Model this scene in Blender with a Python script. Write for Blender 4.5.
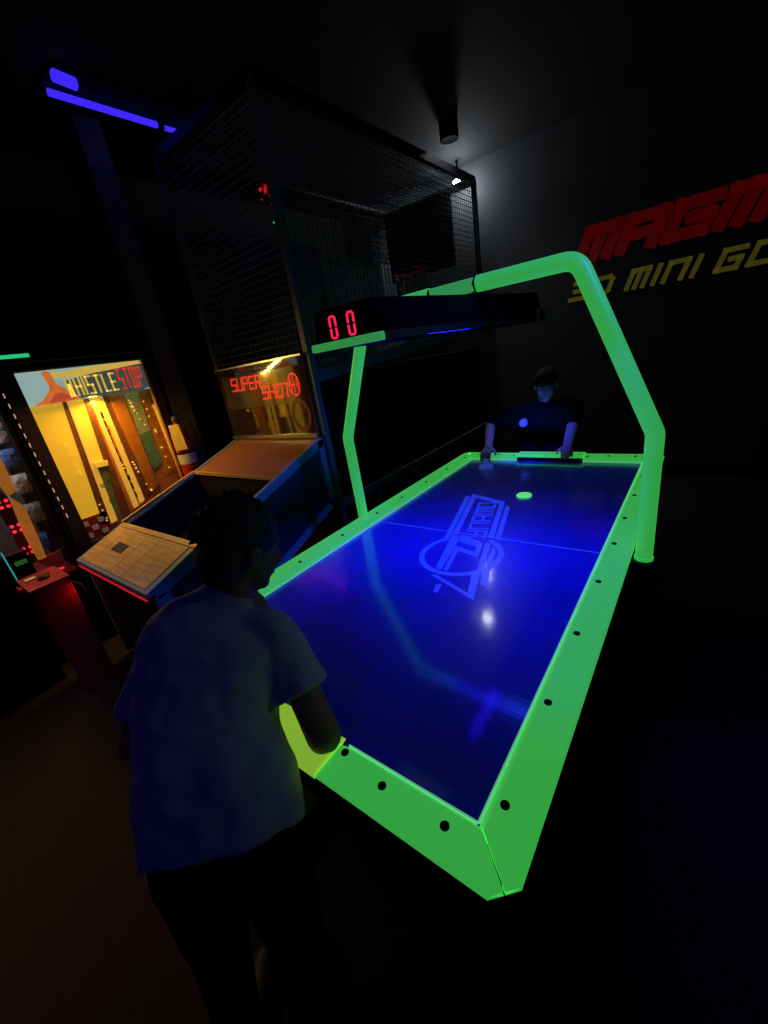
import bpy, bmesh, math, random
from mathutils import Vector, Matrix, noise
for o in list(bpy.data.objects): bpy.data.objects.remove(o)
S = bpy.context.scene
COL = S.collection
random.seed(4)
# ------------------------------------------------------------------ camera
CR = [[0.79292355, 0.58871587, -0.15711735], [0.09859245, -0.37842037, -0.92036816], [-0.60129175, 0.71429101, -0.35810136]]
CC = Vector((1.39232, -0.43348, 1.65273))
FPX = 403.79
cam = bpy.data.objects.new('camera', bpy.data.cameras.new('camera'))
COL.objects.link(cam)
m = Matrix([[CR[0][i], -CR[1][i], -CR[2][i], CC[i]] for i in range(3)] + [[0, 0, 0, 1]])
cam.matrix_world = m
cam.data.sensor_fit = 'HORIZONTAL'; cam.data.sensor_width = 36
cam.data.lens = 36 * FPX / 768
cam.data.clip_start = 0.02
S.camera = cam
# ------------------------------------------------------------------ exposure, world, lights
S.view_settings.view_transform = 'Standard'; S.view_settings.look = 'None'
S.view_settings.exposure = 0; S.view_settings.gamma = 1; S.view_settings.use_curve_mapping = False
w = bpy.data.worlds.new('world'); S.world = w; w.use_nodes = True
w.node_tree.nodes['Background'].inputs[0].default_value = (0.4, 0.5, 1, 1)
w.node_tree.nodes['Background'].inputs[1].default_value = 0.0003


def area(name, loc, aim, sx, sy, col, e, spread=180):
    l = bpy.data.lights.new(name, 'AREA'); l.shape = 'RECTANGLE'; l.size = sx; l.size_y = sy
    l.color = col; l.energy = e; l.spread = math.radians(spread)
    o = bpy.data.objects.new(name, l); COL.objects.link(o); o.location = loc
    o.rotation_euler = (Vector(aim) - Vector(loc)).to_track_quat('-Z', 'Y').to_euler()
    return o


# black-light tubes under the overhead score unit
area('uv_light_table', (0.67, 1.04, 1.688), (0.70, 1.04, 0), 0.05, 1.15, (0.01, 0.015, 1), 3.7, 92)
# added fills, then black-light ceiling fixtures behind the camera and upper left
area('blue_fill_far_arms', (0.57, 1.80, 1.688), (0.38, 2.62, 0.88), 0.16, 0.12, (0.06, 0.08, 1), 2.0, 34)  # added fill to brighten the far player's arms, not a fixture
area('blue_fill_right', (2.4, 0.9, 3.30), (-0.6, 1.0, 0.9), 0.15, 0.9, (0.03, 0.08, 1), 4.0, 30)  # added fill that turns the basketball machine's side blue
area('cool_side_fill', (2.9, 1.75, 2.3), (0.62, -0.12, 1.0), 0.3, 0.3, (0.7, 0.85, 1), 0.06, 24)  # added fill for the near player's right sleeve
area('uv_light_ceiling_rear', (1.1, -1.9, 3.2), (0.5, -0.2, 1.0), 0.2, 1.2, (0.10, 0.06, 1), 0.35, 50)
area('uv_light_ceiling_side', (-1.95, 1.55, 3.30), (-1.9, 1.5, 0), 0.1, 0.8, (0.04, 0.02, 1), 0.2)
# warm lamps inside the coin machine and the prize machine
area('coin_machine_lamp', (-2.045, 0.70, 1.692), (-1.75, 0.66, 1.0), 0.05, 0.74, (1, 0.55, 0.11), 13)
area('prize_machine_lamp', (-2.1, -0.2, 1.85), (-2.2, -0.2, 0.9), 0.08, 0.5, (1, 0.85, 0.75), 3.0)
area('red_strip_light', (-1.44, 0.06, 0.66), (-1.52, 0.0, 0.60), 0.03, 0.03, (1, 0.02, 0.05), 0.05)
area('red_strip_light_low', (-1.90, -0.10, 1.1), (-1.62, -0.07, 0.74), 0.1, 0.3, (1, 0.06, 0.04), 0.35)
# dim warm downlight over the aisle
area('aisle_downlight', (-0.9, -1.6, 3.3), (-0.6, -0.8, 0), 0.1, 0.1, (1, 0.55, 0.32), 1.2, 50)


# ------------------------------------------------------------------ materials
def mat(name, col, rough=0.6, metal=0.0, emit=None, es=0.0, spec=0.5, var=0.12, scale=18, bump=0.0, bscale=60, alpha=1, coat=0, trans=0):
    M = bpy.data.materials.new(name); M.use_nodes = True
    nt = M.node_tree; b = nt.nodes['Principled BSDF']
    tc = nt.nodes.new('ShaderNodeTexCoord')
    n = nt.nodes.new('ShaderNodeTexNoise'); n.inputs['Scale'].default_value = scale; n.inputs['Detail'].default_value = 4
    nt.links.new(tc.outputs['Object'], n.inputs['Vector'])
    r = nt.nodes.new('ShaderNodeMapRange'); r.inputs[3].default_value = 1 - var; r.inputs[4].default_value = 1 + var
    nt.links.new(n.outputs[0], r.inputs[0])
    mx = nt.nodes.new('ShaderNodeVectorMath'); mx.operation = 'SCALE'
    mx.inputs[0].default_value = col[:3]; nt.links.new(r.outputs[0], mx.inputs['Scale'])
    nt.links.new(mx.outputs[0], b.inputs['Base Color'])
    b.inputs['Roughness'].default_value = rough; b.inputs['Metallic'].default_value = metal
    b.inputs['Specular IOR Level'].default_value = spec
    b.inputs['Coat Weight'].default_value = coat
    b.inputs['Transmission Weight'].default_value = trans
    b.inputs['Alpha'].default_value = alpha
    if emit:
        mx2 = nt.nodes.new('ShaderNodeVectorMath'); mx2.operation = 'SCALE'
        mx2.inputs[0].default_value = emit[:3]; nt.links.new(r.outputs[0], mx2.inputs['Scale'])
        nt.links.new(mx2.outputs[0], b.inputs['Emission Color'])
        b.inputs['Emission Strength'].default_value = es
    if bump:
        n2 = nt.nodes.new('ShaderNodeTexNoise'); n2.inputs['Scale'].default_value = bscale; n2.inputs['Detail'].default_value = 6
        nt.links.new(tc.outputs['Object'], n2.inputs['Vector'])
        bp = nt.nodes.new('ShaderNodeBump'); bp.inputs['Strength'].default_value = bump; bp.inputs['Distance'].default_value = 0.01
        nt.links.new(n2.outputs[0], bp.inputs['Height']); nt.links.new(bp.outputs[0], b.inputs['Normal'])
    return M


M = {}
M['carpet'] = mat('carpet', (0.035, 0.028, 0.026), 0.95, var=0.7, scale=90, bump=0.5, bscale=200, spec=0.1)
M['back_wall'] = mat('dark_grey_wall', (0.034, 0.037, 0.041), 0.8, var=0.25, scale=4, bump=0.15, bscale=80)
M['black_wall'] = mat('black_wall', (0.022, 0.022, 0.020), 0.8, var=0.25, scale=4, bump=0.15, bscale=80)
M['ceiling'] = mat('ceiling_black', (0.010, 0.0105, 0.011), 0.85, var=0.25, scale=5, bump=0.2, bscale=40)
M['column'] = mat('column_paint', (0.10, 0.085, 0.07), 0.8, var=0.15, bump=0.1)
M['black'] = mat('black_laminate', (0.006, 0.006, 0.007), 0.45)
M['blackmatte'] = mat('black_matte', (0.004, 0.004, 0.004), 0.8, spec=0.2)
M['hood'] = mat('black_plastic_hood', (0.0015, 0.0015, 0.0015), 0.8, spec=0.03)
M['uvgreen'] = mat('fluorescent_green_paint', (0.06, 0.75, 0.12), 0.4, emit=(0.034, 0.37, 0.052), es=0.92, var=0.05, scale=6)
M['uvgreen_tube'] = mat('fluorescent_green_tube', (0.06, 0.75, 0.12), 0.35, emit=(0.03, 0.34, 0.055), es=0.95, var=0.05, scale=6)
M['uvgreen_dim'] = mat('fluorescent_green_bracket', (0.06, 0.6, 0.12), 0.4, emit=(0.03, 0.26, 0.055), es=0.9, var=0.06)
M['goal_warm_lit'] = mat('warm_lit_green_paint', (0.3, 0.7, 0.08), 0.4, emit=(0.21, 0.42, 0.03), es=0.9, var=0.08)  # warm light on the near goal, put into its green as yellow
M['lip'] = mat('pale_green_edge', (0.4, 0.8, 0.6), 0.35, emit=(0.12, 0.42, 0.22), es=0.7)
M['puck'] = mat('green_puck', (0.1, 0.8, 0.2), 0.4, emit=(0.1, 0.72, 0.16), es=0.95)
M['logo'] = mat('pale_blue_print', (0.06, 0.12, 0.9), 0.25, emit=(0.015, 0.045, 0.6), es=0.6, var=0.1)
M['bolt'] = mat('dark_bolt', (0.01, 0.015, 0.01), 0.4, metal=0.6)
M['gunmetal'] = mat('gunmetal_post', (0.16, 0.19, 0.2), 0.5, metal=0.2)
M['wire'] = mat('grey_cage_wire', (0.30, 0.31, 0.33), 0.4, metal=0.5)
M['greybar'] = mat('grey_bar', (0.12, 0.16, 0.18), 0.55)
M['bluebar'] = mat('grey_blue_trim', (0.20, 0.30, 0.42), 0.5)
M['navy'] = mat('navy_side_panel', (0.02, 0.025, 0.09), 0.5)
M['reddrk'] = mat('red_post', (0.45, 0.02, 0.02), 0.5)
M['steel'] = mat('brushed_steel', (0.5, 0.5, 0.5), 0.3, metal=0.9, var=0.1)

M['led'] = mat('red_led', (0.3, 0, 0.02), 0.4, emit=(1.0, 0.012, 0.08), es=1.1, var=0)
M['led2'] = mat('red_led_sign', (0.3, 0, 0.0), 0.4, emit=(1.0, 0.02, 0.02), es=0.85, var=0)
M['led_red_dim'] = mat('red_led_dim', (0.3, 0, 0.0), 0.4, emit=(0.8, 0.01, 0.03), es=0.55, var=0)
M['led_pink'] = mat('red_pink_bulb', (0.3, 0, 0.0), 0.3, emit=(1.0, 0.03, 0.07), es=0.9, var=0)
M['green_led'] = mat('green_led', (0, 0.2, 0.05), 0.4, emit=(0.02, 0.7, 0.25), es=0.8, var=0)
M['green_disp'] = mat('green_display', (0, 0.1, 0.02), 0.4, emit=(0.02, 0.13, 0.02), es=0.55, var=0.2)
M['cyan'] = mat('cyan_strip', (0, 0.2, 0.2), 0.4, emit=(0.03, 0.4, 0.45), es=0.7, var=0)
M['uvtube'] = mat('uv_tube', (0.1, 0.05, 0.6), 0.3, emit=(0.05, 0.02, 1.0), es=1.0, var=0)
M['uvtube2'] = mat('uv_tube_bright', (0.1, 0.05, 0.6), 0.3, emit=(0.02, 0.008, 1.0), es=6, var=0)
M['bulb'] = mat('white_bulb', (0.9, 0.9, 0.9), 0.3, emit=(0.85, 0.93, 1), es=85, var=0)
M['ramp'] = mat('brown_ramp_board', (0.42, 0.17, 0.05), 0.35, var=0.2, scale=9, coat=0.3)
M['glass_dark'] = mat('dark_display_glass', (0.045, 0.03, 0.02), 0.06, spec=1.0, var=0.4, scale=5, coat=1.0)
M['ws_frame'] = mat('dark_brown_cabinet', (0.035, 0.018, 0.010), 0.45)
M['gold'] = mat('gold_trim', (0.8, 0.45, 0.06), 0.4)
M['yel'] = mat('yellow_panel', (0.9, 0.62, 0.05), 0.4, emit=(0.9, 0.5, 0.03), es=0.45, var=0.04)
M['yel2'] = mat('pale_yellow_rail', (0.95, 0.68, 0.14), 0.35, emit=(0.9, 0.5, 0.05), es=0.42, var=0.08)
M['oran'] = mat('orange_panel', (0.7, 0.26, 0.03), 0.4, var=0.3, scale=40)
M['brownp'] = mat('brown_track', (0.26, 0.09, 0.03), 0.4, var=0.6, scale=60)
M['redp'] = mat('red_panel', (0.45, 0.03, 0.02), 0.45, var=0.2)
M['redbox'] = mat('red_laminate', (0.35, 0.035, 0.03), 0.4, var=0.15)
M['skyblue'] = mat('sky_print', (0.25, 0.45, 0.5), 0.4, emit=(0.30, 0.46, 0.42), es=0.8, var=0.25, scale=4)
M['rock'] = mat('orange_rock_print', (0.7, 0.22, 0.08), 0.4, emit=(0.7, 0.16, 0.03), es=0.8, var=0.3, scale=30)
M['rock2'] = mat('pink_rock_print', (0.6, 0.1, 0.05), 0.4, emit=(0.6, 0.08, 0.04), es=0.7, var=0.3, scale=30)
M['navyprint'] = mat('dark_blue_print', (0.06, 0.1, 0.12), 0.4, emit=(0.07, 0.10, 0.09), es=0.6, var=0.2)
M['yelletter'] = mat('yellow_letters', (0.8, 0.6, 0.1), 0.4, emit=(0.75, 0.5, 0.08), es=0.75, var=0.1)
M['redletter'] = mat('red_letters', (0.7, 0.06, 0.02), 0.4, emit=(0.8, 0.06, 0.02), es=0.55, var=0.1)
M['white'] = mat('white_print', (0.75, 0.72, 0.62), 0.5)
M['paint_red'] = mat('red_wall_paint', (0.16, 0.004, 0.004), 0.7, var=0.25, scale=8, emit=(0.5, 0.003, 0.003), es=0.07)  # faint self-glow stands in for dim light on the red lettering
M['paint_yel'] = mat('yellow_wall_paint', (0.22, 0.20, 0.02), 0.7, var=0.3, scale=8, emit=(0.5, 0.42, 0.05), es=0.07)  # same stand-in glow for the yellow lettering
M['shirt'] = mat('heather_grey_cotton', (0.30, 0.33, 0.36), 0.9, var=0.15, scale=140, bump=0.3, bscale=300, spec=0.15)
M['pants'] = mat('black_trousers', (0.006, 0.006, 0.007), 0.9, spec=0.1, bump=0.2)
M['skin'] = mat('skin', (0.20, 0.10, 0.055), 0.6, var=0.08, spec=0.3)
M['skin2'] = mat('pale_skin', (0.48, 0.34, 0.42), 0.55, var=0.08, spec=0.3)
M['hair'] = mat('dark_brown_hair', (0.014, 0.009, 0.007), 0.65, var=0.5, scale=120, bump=0.6, bscale=240)
M['shoe'] = mat('dark_shoe', (0.02, 0.02, 0.022), 0.6)
M['blackshirt'] = mat('black_shirt', (0.006, 0.006, 0.008), 0.9, spec=0.1)
M['badge'] = mat('pale_blue_chest_print', (0.25, 0.35, 0.8), 0.7, emit=(0.05, 0.08, 0.5), es=0.12)
M['mallet'] = mat('pale_blue_mallet', (0.3, 0.4, 0.9), 0.3, emit=(0.04, 0.09, 0.6), es=0.3)
M['ext_red'] = mat('extinguisher_red', (0.5, 0.02, 0.015), 0.3, coat=0.4)
M['cream'] = mat('cream_label', (0.7, 0.62, 0.45), 0.6)
M['tagyel'] = mat('yellow_tag', (0.85, 0.65, 0.12), 0.6, var=0.15)
M['orange_trim'] = mat('orange_wood_trim', (0.75, 0.3, 0.06), 0.5, emit=(0.7, 0.25, 0.03), es=0.25, var=0.2)
M['backboard'] = mat('grey_backboard', (0.10, 0.11, 0.12), 0.4)
M['hoop'] = mat('red_hoop', (0.6, 0.05, 0.03), 0.35)
M['net'] = mat('net_cord', (0.35, 0.25, 0.25), 0.8)


def playfield_mat():
    P = bpy.data.materials.new('blue_playfield'); P.use_nodes = True
    nt = P.node_tree; b = nt.nodes['Principled BSDF']
    tc = nt.nodes.new('ShaderNodeTexCoord'); mp = nt.nodes.new('ShaderNodeMapping')
    mp.inputs['Scale'].default_value = (2.2, 70, 1); mp.inputs['Rotation'].default_value = (0, 0, 0.0)
    nt.links.new(tc.outputs['Object'], mp.inputs[0])
    n = nt.nodes.new('ShaderNodeTexNoise'); n.inputs['Scale'].default_value = 1.0; n.inputs['Detail'].default_value = 5
    nt.links.new(mp.outputs[0], n.inputs['Vector'])
    n2 = nt.nodes.new('ShaderNodeTexNoise'); n2.inputs['Scale'].default_value = 3.0; n2.inputs['Detail'].default_value = 3
    nt.links.new(tc.outputs['Object'], n2.inputs['Vector'])
    mul = nt.nodes.new('ShaderNodeMath'); mul.operation = 'MULTIPLY'
    mpb = nt.nodes.new('ShaderNodeMapping'); mpb.inputs['Scale'].default_value = (60, 3.0, 1); mpb.inputs['Rotation'].default_value = (0, 0, 0.12)
    nt.links.new(tc.outputs['Object'], mpb.inputs[0])
    n3 = nt.nodes.new('ShaderNodeTexNoise'); n3.inputs['Scale'].default_value = 1.0; n3.inputs['Detail'].default_value = 4
    nt.links.new(mpb.outputs[0], n3.inputs['Vector'])
    mixn = nt.nodes.new('ShaderNodeMix'); nt.links.new(n2.outputs[0], mixn.inputs['Factor'])
    nt.links.new(n.outputs[0], mixn.inputs[2]); nt.links.new(n3.outputs[0], mixn.inputs[3])
    nt.links.new(mixn.outputs[0], mul.inputs[0]); nt.links.new(n2.outputs[0], mul.inputs[1])
    r = nt.nodes.new('ShaderNodeMapRange'); r.inputs[1].default_value = 0.12; r.inputs[2].default_value = 0.40
    r.inputs[3].default_value = 0.68; r.inputs[4].default_value = 1.12
    nt.links.new(mul.outputs[0], r.inputs[0])
    # tiny air holes on a 1-inch grid
    v = nt.nodes.new('ShaderNodeVectorMath'); v.operation = 'SCALE'; v.inputs['Scale'].default_value = 1 / 0.0254
    nt.links.new(tc.outputs['Object'], v.inputs[0])
    fr = nt.nodes.new('ShaderNodeVectorMath'); fr.operation = 'FRACTION'; nt.links.new(v.outputs[0], fr.inputs[0])
    sx = nt.nodes.new('ShaderNodeSeparateXYZ'); nt.links.new(fr.outputs[0], sx.inputs[0])
    cx = nt.nodes.new('ShaderNodeCombineXYZ'); nt.links.new(sx.outputs[0], cx.inputs[0]); nt.links.new(sx.outputs[1], cx.inputs[1])
    ds = nt.nodes.new('ShaderNodeVectorMath'); ds.operation = 'DISTANCE'; ds.inputs[1].default_value = (0.5, 0.5, 0)
    nt.links.new(cx.outputs[0], ds.inputs[0])
    gt = nt.nodes.new('ShaderNodeMapRange'); gt.inputs[1].default_value = 0.05; gt.inputs[2].default_value = 0.09
    gt.inputs[3].default_value = 0.3; gt.inputs[4].default_value = 1
    nt.links.new(ds.outputs['Value'], gt.inputs[0])
    m2 = nt.nodes.new('ShaderNodeMath'); m2.operation = 'MULTIPLY'
    nt.links.new(r.outputs[0], m2.inputs[0]); nt.links.new(gt.outputs[0], m2.inputs[1])
    sc = nt.nodes.new('ShaderNodeVectorMath'); sc.operation = 'SCALE'; sc.inputs[0].default_value = (0.012, 0.02, 0.75)
    nt.links.new(m2.outputs[0], sc.inputs['Scale']); nt.links.new(sc.outputs[0], b.inputs['Base Color'])
    b.inputs['Emission Strength'].default_value = 0.035; nt.links.new(sc.outputs[0], b.inputs['Emission Color'])  # low even self-glow stands in for black-light fluorescence
    b.inputs['Roughness'].default_value = 0.10; b.inputs['Specular IOR Level'].default_value = 0.5
    b.inputs['Coat Weight'].default_value = 0.6; b.inputs['Coat Roughness'].default_value = 0.33
    bp = nt.nodes.new('ShaderNodeBump'); bp.inputs['Strength'].default_value = 0.05; bp.inputs['Distance'].default_value = 0.004
    nt.links.new(n.outputs[0], bp.inputs['Height']); nt.links.new(bp.outputs[0], b.inputs['Normal'])
    return P


M['playfield'] = playfield_mat()


def plank_mat():
    P = bpy.data.materials.new('pale_plank_panel'); P.use_nodes = True
    nt = P.node_tree; b = nt.nodes['Principled BSDF']
    tc = nt.nodes.new('ShaderNodeTexCoord'); mp = nt.nodes.new('ShaderNodeMapping'); mp.inputs['Scale'].default_value = (4, 60, 4)
    nt.links.new(tc.outputs['Object'], mp.inputs[0])
    n = nt.nodes.new('ShaderNodeTexNoise'); n.inputs['Scale'].default_value = 1; n.inputs['Detail'].default_value = 5
    nt.links.new(mp.outputs[0], n.inputs[0])
    r = nt.nodes.new('ShaderNodeValToRGB'); r.color_ramp.elements[0].position = 0.3; r.color_ramp.elements[1].position = 0.7
    r.color_ramp.elements[0].color = (0.44, 0.27, 0.07, 1); r.color_ramp.elements[1].color = (0.75, 0.50, 0.15, 1)
    nt.links.new(n.outputs[0], r.inputs[0]); nt.links.new(r.outputs[0], b.inputs['Base Color'])
    b.inputs['Roughness'].default_value = 0.42
    return P


M['plank'] = plank_mat()

# ------------------------------------------------------------------ helpers
V = Vector


def on(u, v, ax, val):
    """point of the plane coordinate[ax] = val seen at photo pixel (u, v)"""
    a = (u - 384) / FPX; b_ = (v - 512) / FPX
    d = V([CR[0][i] * a + CR[1][i] * b_ + CR[2][i] for i in range(3)])
    return CC + d * ((val - CC[ax]) / d[ax])


class MB:
    def __init__(s): s.v = []; s.f = []

    def add(s, vs, fs):
        n = len(s.v); s.v += [tuple(x) for x in vs]; s.f += [tuple(i + n for i in f) for f in fs]; return s

    def box(s, a, b):
        x0, y0, z0 = [min(a[i], b[i]) for i in range(3)]; x1, y1, z1 = [max(a[i], b[i]) for i in range(3)]
        return s.hexa([(x0, y0, z0), (x1, y0, z0), (x1, y1, z0), (x0, y1, z0), (x0, y0, z1), (x1, y0, z1), (x1, y1, z1), (x0, y1, z1)])

    def hexa(s, p):
        return s.add(p, [(0, 3, 2, 1), (4, 5, 6, 7), (0, 1, 5, 4), (1, 2, 6, 5), (2, 3, 7, 6), (3, 0, 4, 7)])

    def prism(s, pts, off):
        """extrude a polygon of 3D points by the vector off"""
        n = len(pts); off = V(off)
        vs = [V(p) for p in pts] + [V(p) + off for p in pts]
        return s.add(vs, [tuple(range(n - 1, -1, -1)), tuple(range(n, 2 * n))] + [(i, (i + 1) % n, n + (i + 1) % n, n + i) for i in range(n)])

    def beam(s, a, b, w, h, up=(0, 0, 1)):
        a = V(a); b = V(b); d = (b - a).normalized(); up = V(up)
        sd = d.cross(up).normalized() * w / 2; u = sd.cross(d).normalized() * h / 2
        return s.hexa([a - sd - u, a + sd - u, b + sd - u, b - sd - u, a - sd + u, a + sd + u, b + sd + u, b - sd + u])

    def tube(s, pts, r, seg=12, cap=True):
        pts = [V(p) for p in pts]; n = len(pts); rs = r if isinstance(r, (list, tuple)) else [r] * n
        base = len(s.v); nrm = None
        for i, p in enumerate(pts):
            t = ((pts[min(i + 1, n - 1)] - p).normalized() + (p - pts[max(i - 1, 0)]).normalized())
            t = t.normalized() if t.length > 1e-6 else V((0, 0, 1))
            if nrm is None: nrm = t.orthogonal().normalized()
            nrm = (nrm - t * nrm.dot(t)).normalized(); bn = t.cross(nrm)
            for k in range(seg):
                a = 2 * math.pi * k / seg; s.v.append(tuple(p + (nrm * math.cos(a) + bn * math.sin(a)) * rs[i]))
        for i in range(n - 1):
            for k in range(seg):
                a = base + i * seg + k; b = base + i * seg + (k + 1) % seg; s.f.append((a, b, b + seg, a + seg))
        if cap:
            s.f.append(tuple(base + k for k in range(seg - 1, -1, -1))); s.f.append(tuple(base + (n - 1) * seg + k for k in range(seg)))
        return s

    def lathe(s, prof, c, axis='z', seg=28, cap=True):
        c = V(c); base = len(s.v)
        for r, h in prof:
            for k in range(seg):
                a = 2 * math.pi * k / seg
                q = (r * math.cos(a), r * math.sin(a), h)
                if axis == 'x': q = (h, q[0], q[1])
                if axis == 'y': q = (q[0], h, q[1])
                s.v.append(tuple(c + V(q)))
        for i in range(len(prof) - 1):
            for k in range(seg):
                a = base + i * seg + k; b = base + i * seg + (k + 1) % seg; s.f.append((a, b, b + seg, a + seg))
        if cap: s.f.append(tuple(base + k for k in range(seg - 1, -1, -1))); s.f.append(tuple(base + (len(prof) - 1) * seg + k for k in range(seg)))
        return s

    def build(s, name, mt, parent=None, bevel=0, smooth=False, base=None):
        me = bpy.data.meshes.new(name); o = bpy.data.objects.new(name, me); COL.objects.link(o)
        off = wpos(parent) if parent else V((0, 0, 0))
        if not parent:
            xs = [V(p) for p in s.v]
            off = base or V(((min(p.x for p in xs) + max(p.x for p in xs)) / 2, (min(p.y for p in xs) + max(p.y for p in xs)) / 2, min(p.z for p in xs)))
            off = V(off); o.location = off
        me.from_pydata([tuple(V(p) - off) for p in s.v], [], s.f)
        bm = bmesh.new(); bm.from_mesh(me); bmesh.ops.recalc_face_normals(bm, faces=bm.faces); bm.to_mesh(me); bm.free()
        if mt: me.materials.append(mt)
        if parent: o.parent = parent
        if smooth:
            for p in me.polygons: p.use_smooth = True
            me.set_sharp_from_angle(angle=math.radians(40))
        if bevel:
            bv = o.modifiers.new('bevel', 'BEVEL'); bv.width = bevel; bv.segments = 2; bv.limit_method = 'ANGLE'
        return o


def wpos(o):
    p = V((0, 0, 0))
    while o: p = p + o.location; o = o.parent
    return p


def tag(o, label=None, cat=None, group=None, kind=None):
    if label: o['label'] = label
    if cat: o['category'] = cat
    if group: o['group'] = group
    if kind: o['kind'] = kind
    return o


def thing(name, loc, label, cat, group=None):
    o = bpy.data.objects.new(name, None); COL.objects.link(o); o.location = loc; o.empty_display_size = 0.1
    return tag(o, label, cat, group)


def struct(name, mb, mt, **k):
    return tag(mb.build(name, mt, **k), kind='structure')


G = {  # stroke letters on a 4 x 6 grid
    'W': [[(0, 6), (0.8, 0), (2, 4), (3.2, 0), (4, 6)]], 'H': [[(0, 0), (0, 6)], [(4, 0), (4, 6)], [(0, 3), (4, 3)]],
    'I': [[(2, 0), (2, 6)]], 'S': [[(4, 6), (0, 6), (0, 3), (4, 3), (4, 0), (0, 0)]], 'T': [[(0, 6), (4, 6)], [(2, 6), (2, 0)]],
    'L': [[(0, 6), (0, 0), (4, 0)]], 'E': [[(4, 6), (0, 6), (0, 0), (4, 0)], [(0, 3), (3.4, 3)]],
    'O': [[(0, 0), (0, 6), (4, 6), (4, 0), (0, 0)]], 'P': [[(0, 0), (0, 6), (4, 6), (4, 3), (0, 3)]],
    'U': [[(0, 6), (0, 0), (4, 0), (4, 6)]], 'R': [[(0, 0), (0, 6), (4, 6), (4, 3), (0, 3)], [(2, 3), (4, 0)]],
    'M': [[(0, 0), (0, 6), (2, 6), (2, 0)], [(2, 6), (4, 6), (4, 0)]], 'A': [[(0, 0), (0, 6), (4, 6), (4, 0)], [(0, 2.6), (4, 2.6)]],
    'G': [[(4, 6), (0, 6), (0, 0), (4, 0), (4, 3), (2, 3)]], 'N': [[(0, 0), (0, 6), (4, 6), (4, 0)]],
    'F': [[(4, 6), (0, 6), (0, 0)], [(0, 3), (3.4, 3)]], 'D': [[(0, 0), (0, 6), (3.2, 6), (4, 5), (4, 1), (3.2, 0), (0, 0)]],
    '3': [[(0, 6), (4, 6), (4, 0), (0, 0)], [(0.6, 3), (4, 3)]], 'Y': [[(0, 6), (0, 3), (4, 3)], [(4, 6), (4, 0), (0.5, 0)]],
    '0': [[(0, 0), (0, 6), (4, 6), (4, 0), (0, 0)]],
}


def strokes(mb, segs, o, u, v, n, th, wd, dep):
    """thick strokes on a plane: o origin, u/v unit axes, n depth direction"""
    for pl_ in segs:
        for a, b in zip(pl_, pl_[1:]):
            A = V(o) + V(u) * a[0] + V(v) * a[1]; B = V(o) + V(u) * b[0] + V(v) * b[1]
            d = (B - A).normalized(); sd = d.cross(V(n)).normalized() * th / 2
            A2 = A - d * wd; B2 = B + d * wd
            mb.prism([A2 - sd, A2 + sd, B2 + sd, B2 - sd], V(n) * dep)


def text(mb, s, o, u, v, n, cw, ch, gap, th, dep=0.004, shear=0.0, ext=0.5):
    x = 0
    for c in s:
        if c == ' ': x += cw * 0.5; continue
        if c in G:
            k = 0.0 if c == 'I' else 1
            W_ = cw if c != 'I' else th
            segs = [[((x + (p[0] / 4 * (cw - th) if k else 0) + th / 2 + shear * p[1] / 6 * ch), p[1] / 6 * (ch - th) + th / 2) for p in l] for l in G[c]]
            strokes(mb, segs, o, u, v, n, th, th * ext, dep)
            x += W_ + gap
    return x


# ------------------------------------------------------------------ the room
ZP = 0.79; PW = 1.13; PL = 2.384; MY = PL / 2
XL, XR, YN, YF, ZC = -2.72, 4.2, -3.0, 4.6, 3.40
struct('floor', MB().box((XL - .1, YN - .1, -0.1), (XR + .1, YF + .1, 0)), M['carpet'])
struct('ceiling', MB().box((XL - .1, YN - .1, ZC), (XR + .1, YF + .1, ZC + .1)), M['ceiling'])
struct('wall_left', MB().box((XL - .1, YN, 0), (XL, YF, ZC)), M['black_wall'])
struct('wall_right', MB().box((XR, YN, 0), (XR + .1, YF, ZC)), M['black_wall'])
struct('wall_back', MB().box((XL - .1, YF, 0), (XR + .1, YF + .1, ZC)), M['back_wall'])
struct('wall_front', MB().box((XL - .1, YN - .1, 0), (XR + .1, YN, ZC)), M['black_wall'])
struct('trim_1', MB().box((-2.36, 1.20, 0), (-2.0, 1.36, ZC)), M['column'])
struct('baseboard_back', MB().box((XL, YF - 0.015, 0), (XR, YF, 0.1)), M['blackmatte'])

# painted wall lettering
t = thing('wall_lettering', (0.9, YF, 1.85), 'red and yellow slanted lettering painted on the far black wall', 'wall sign')
a_ = on(590, 262, 1, YF); b_ = on(768, 220, 1, YF); c_ = on(584, 230, 1, YF)
mb = MB(); text(mb, 'MAGMA', (a_.x - .15, YF - 0.001, a_.z - .01), (1, 0, 0), (0, 0, 1), (0, -1, 0), 0.345, c_.z - a_.z + .03, 0.020, 0.098, 0.006, shear=0.30)
mb.build('red_lettering', M['paint_red'], t)
a_ = on(568, 303, 1, YF); c_ = on(572, 285, 1, YF)
mb = MB(); text(mb, '3D MINI GOLF', (a_.x, YF - 0.001, a_.z), (1, 0, 0), (0, 0, 1), (0, -1, 0), 0.172, c_.z - a_.z + .02, 0.042, 0.040, 0.006, shear=0.3)
mb.build('yellow_lettering', M['paint_yel'], t)

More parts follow.
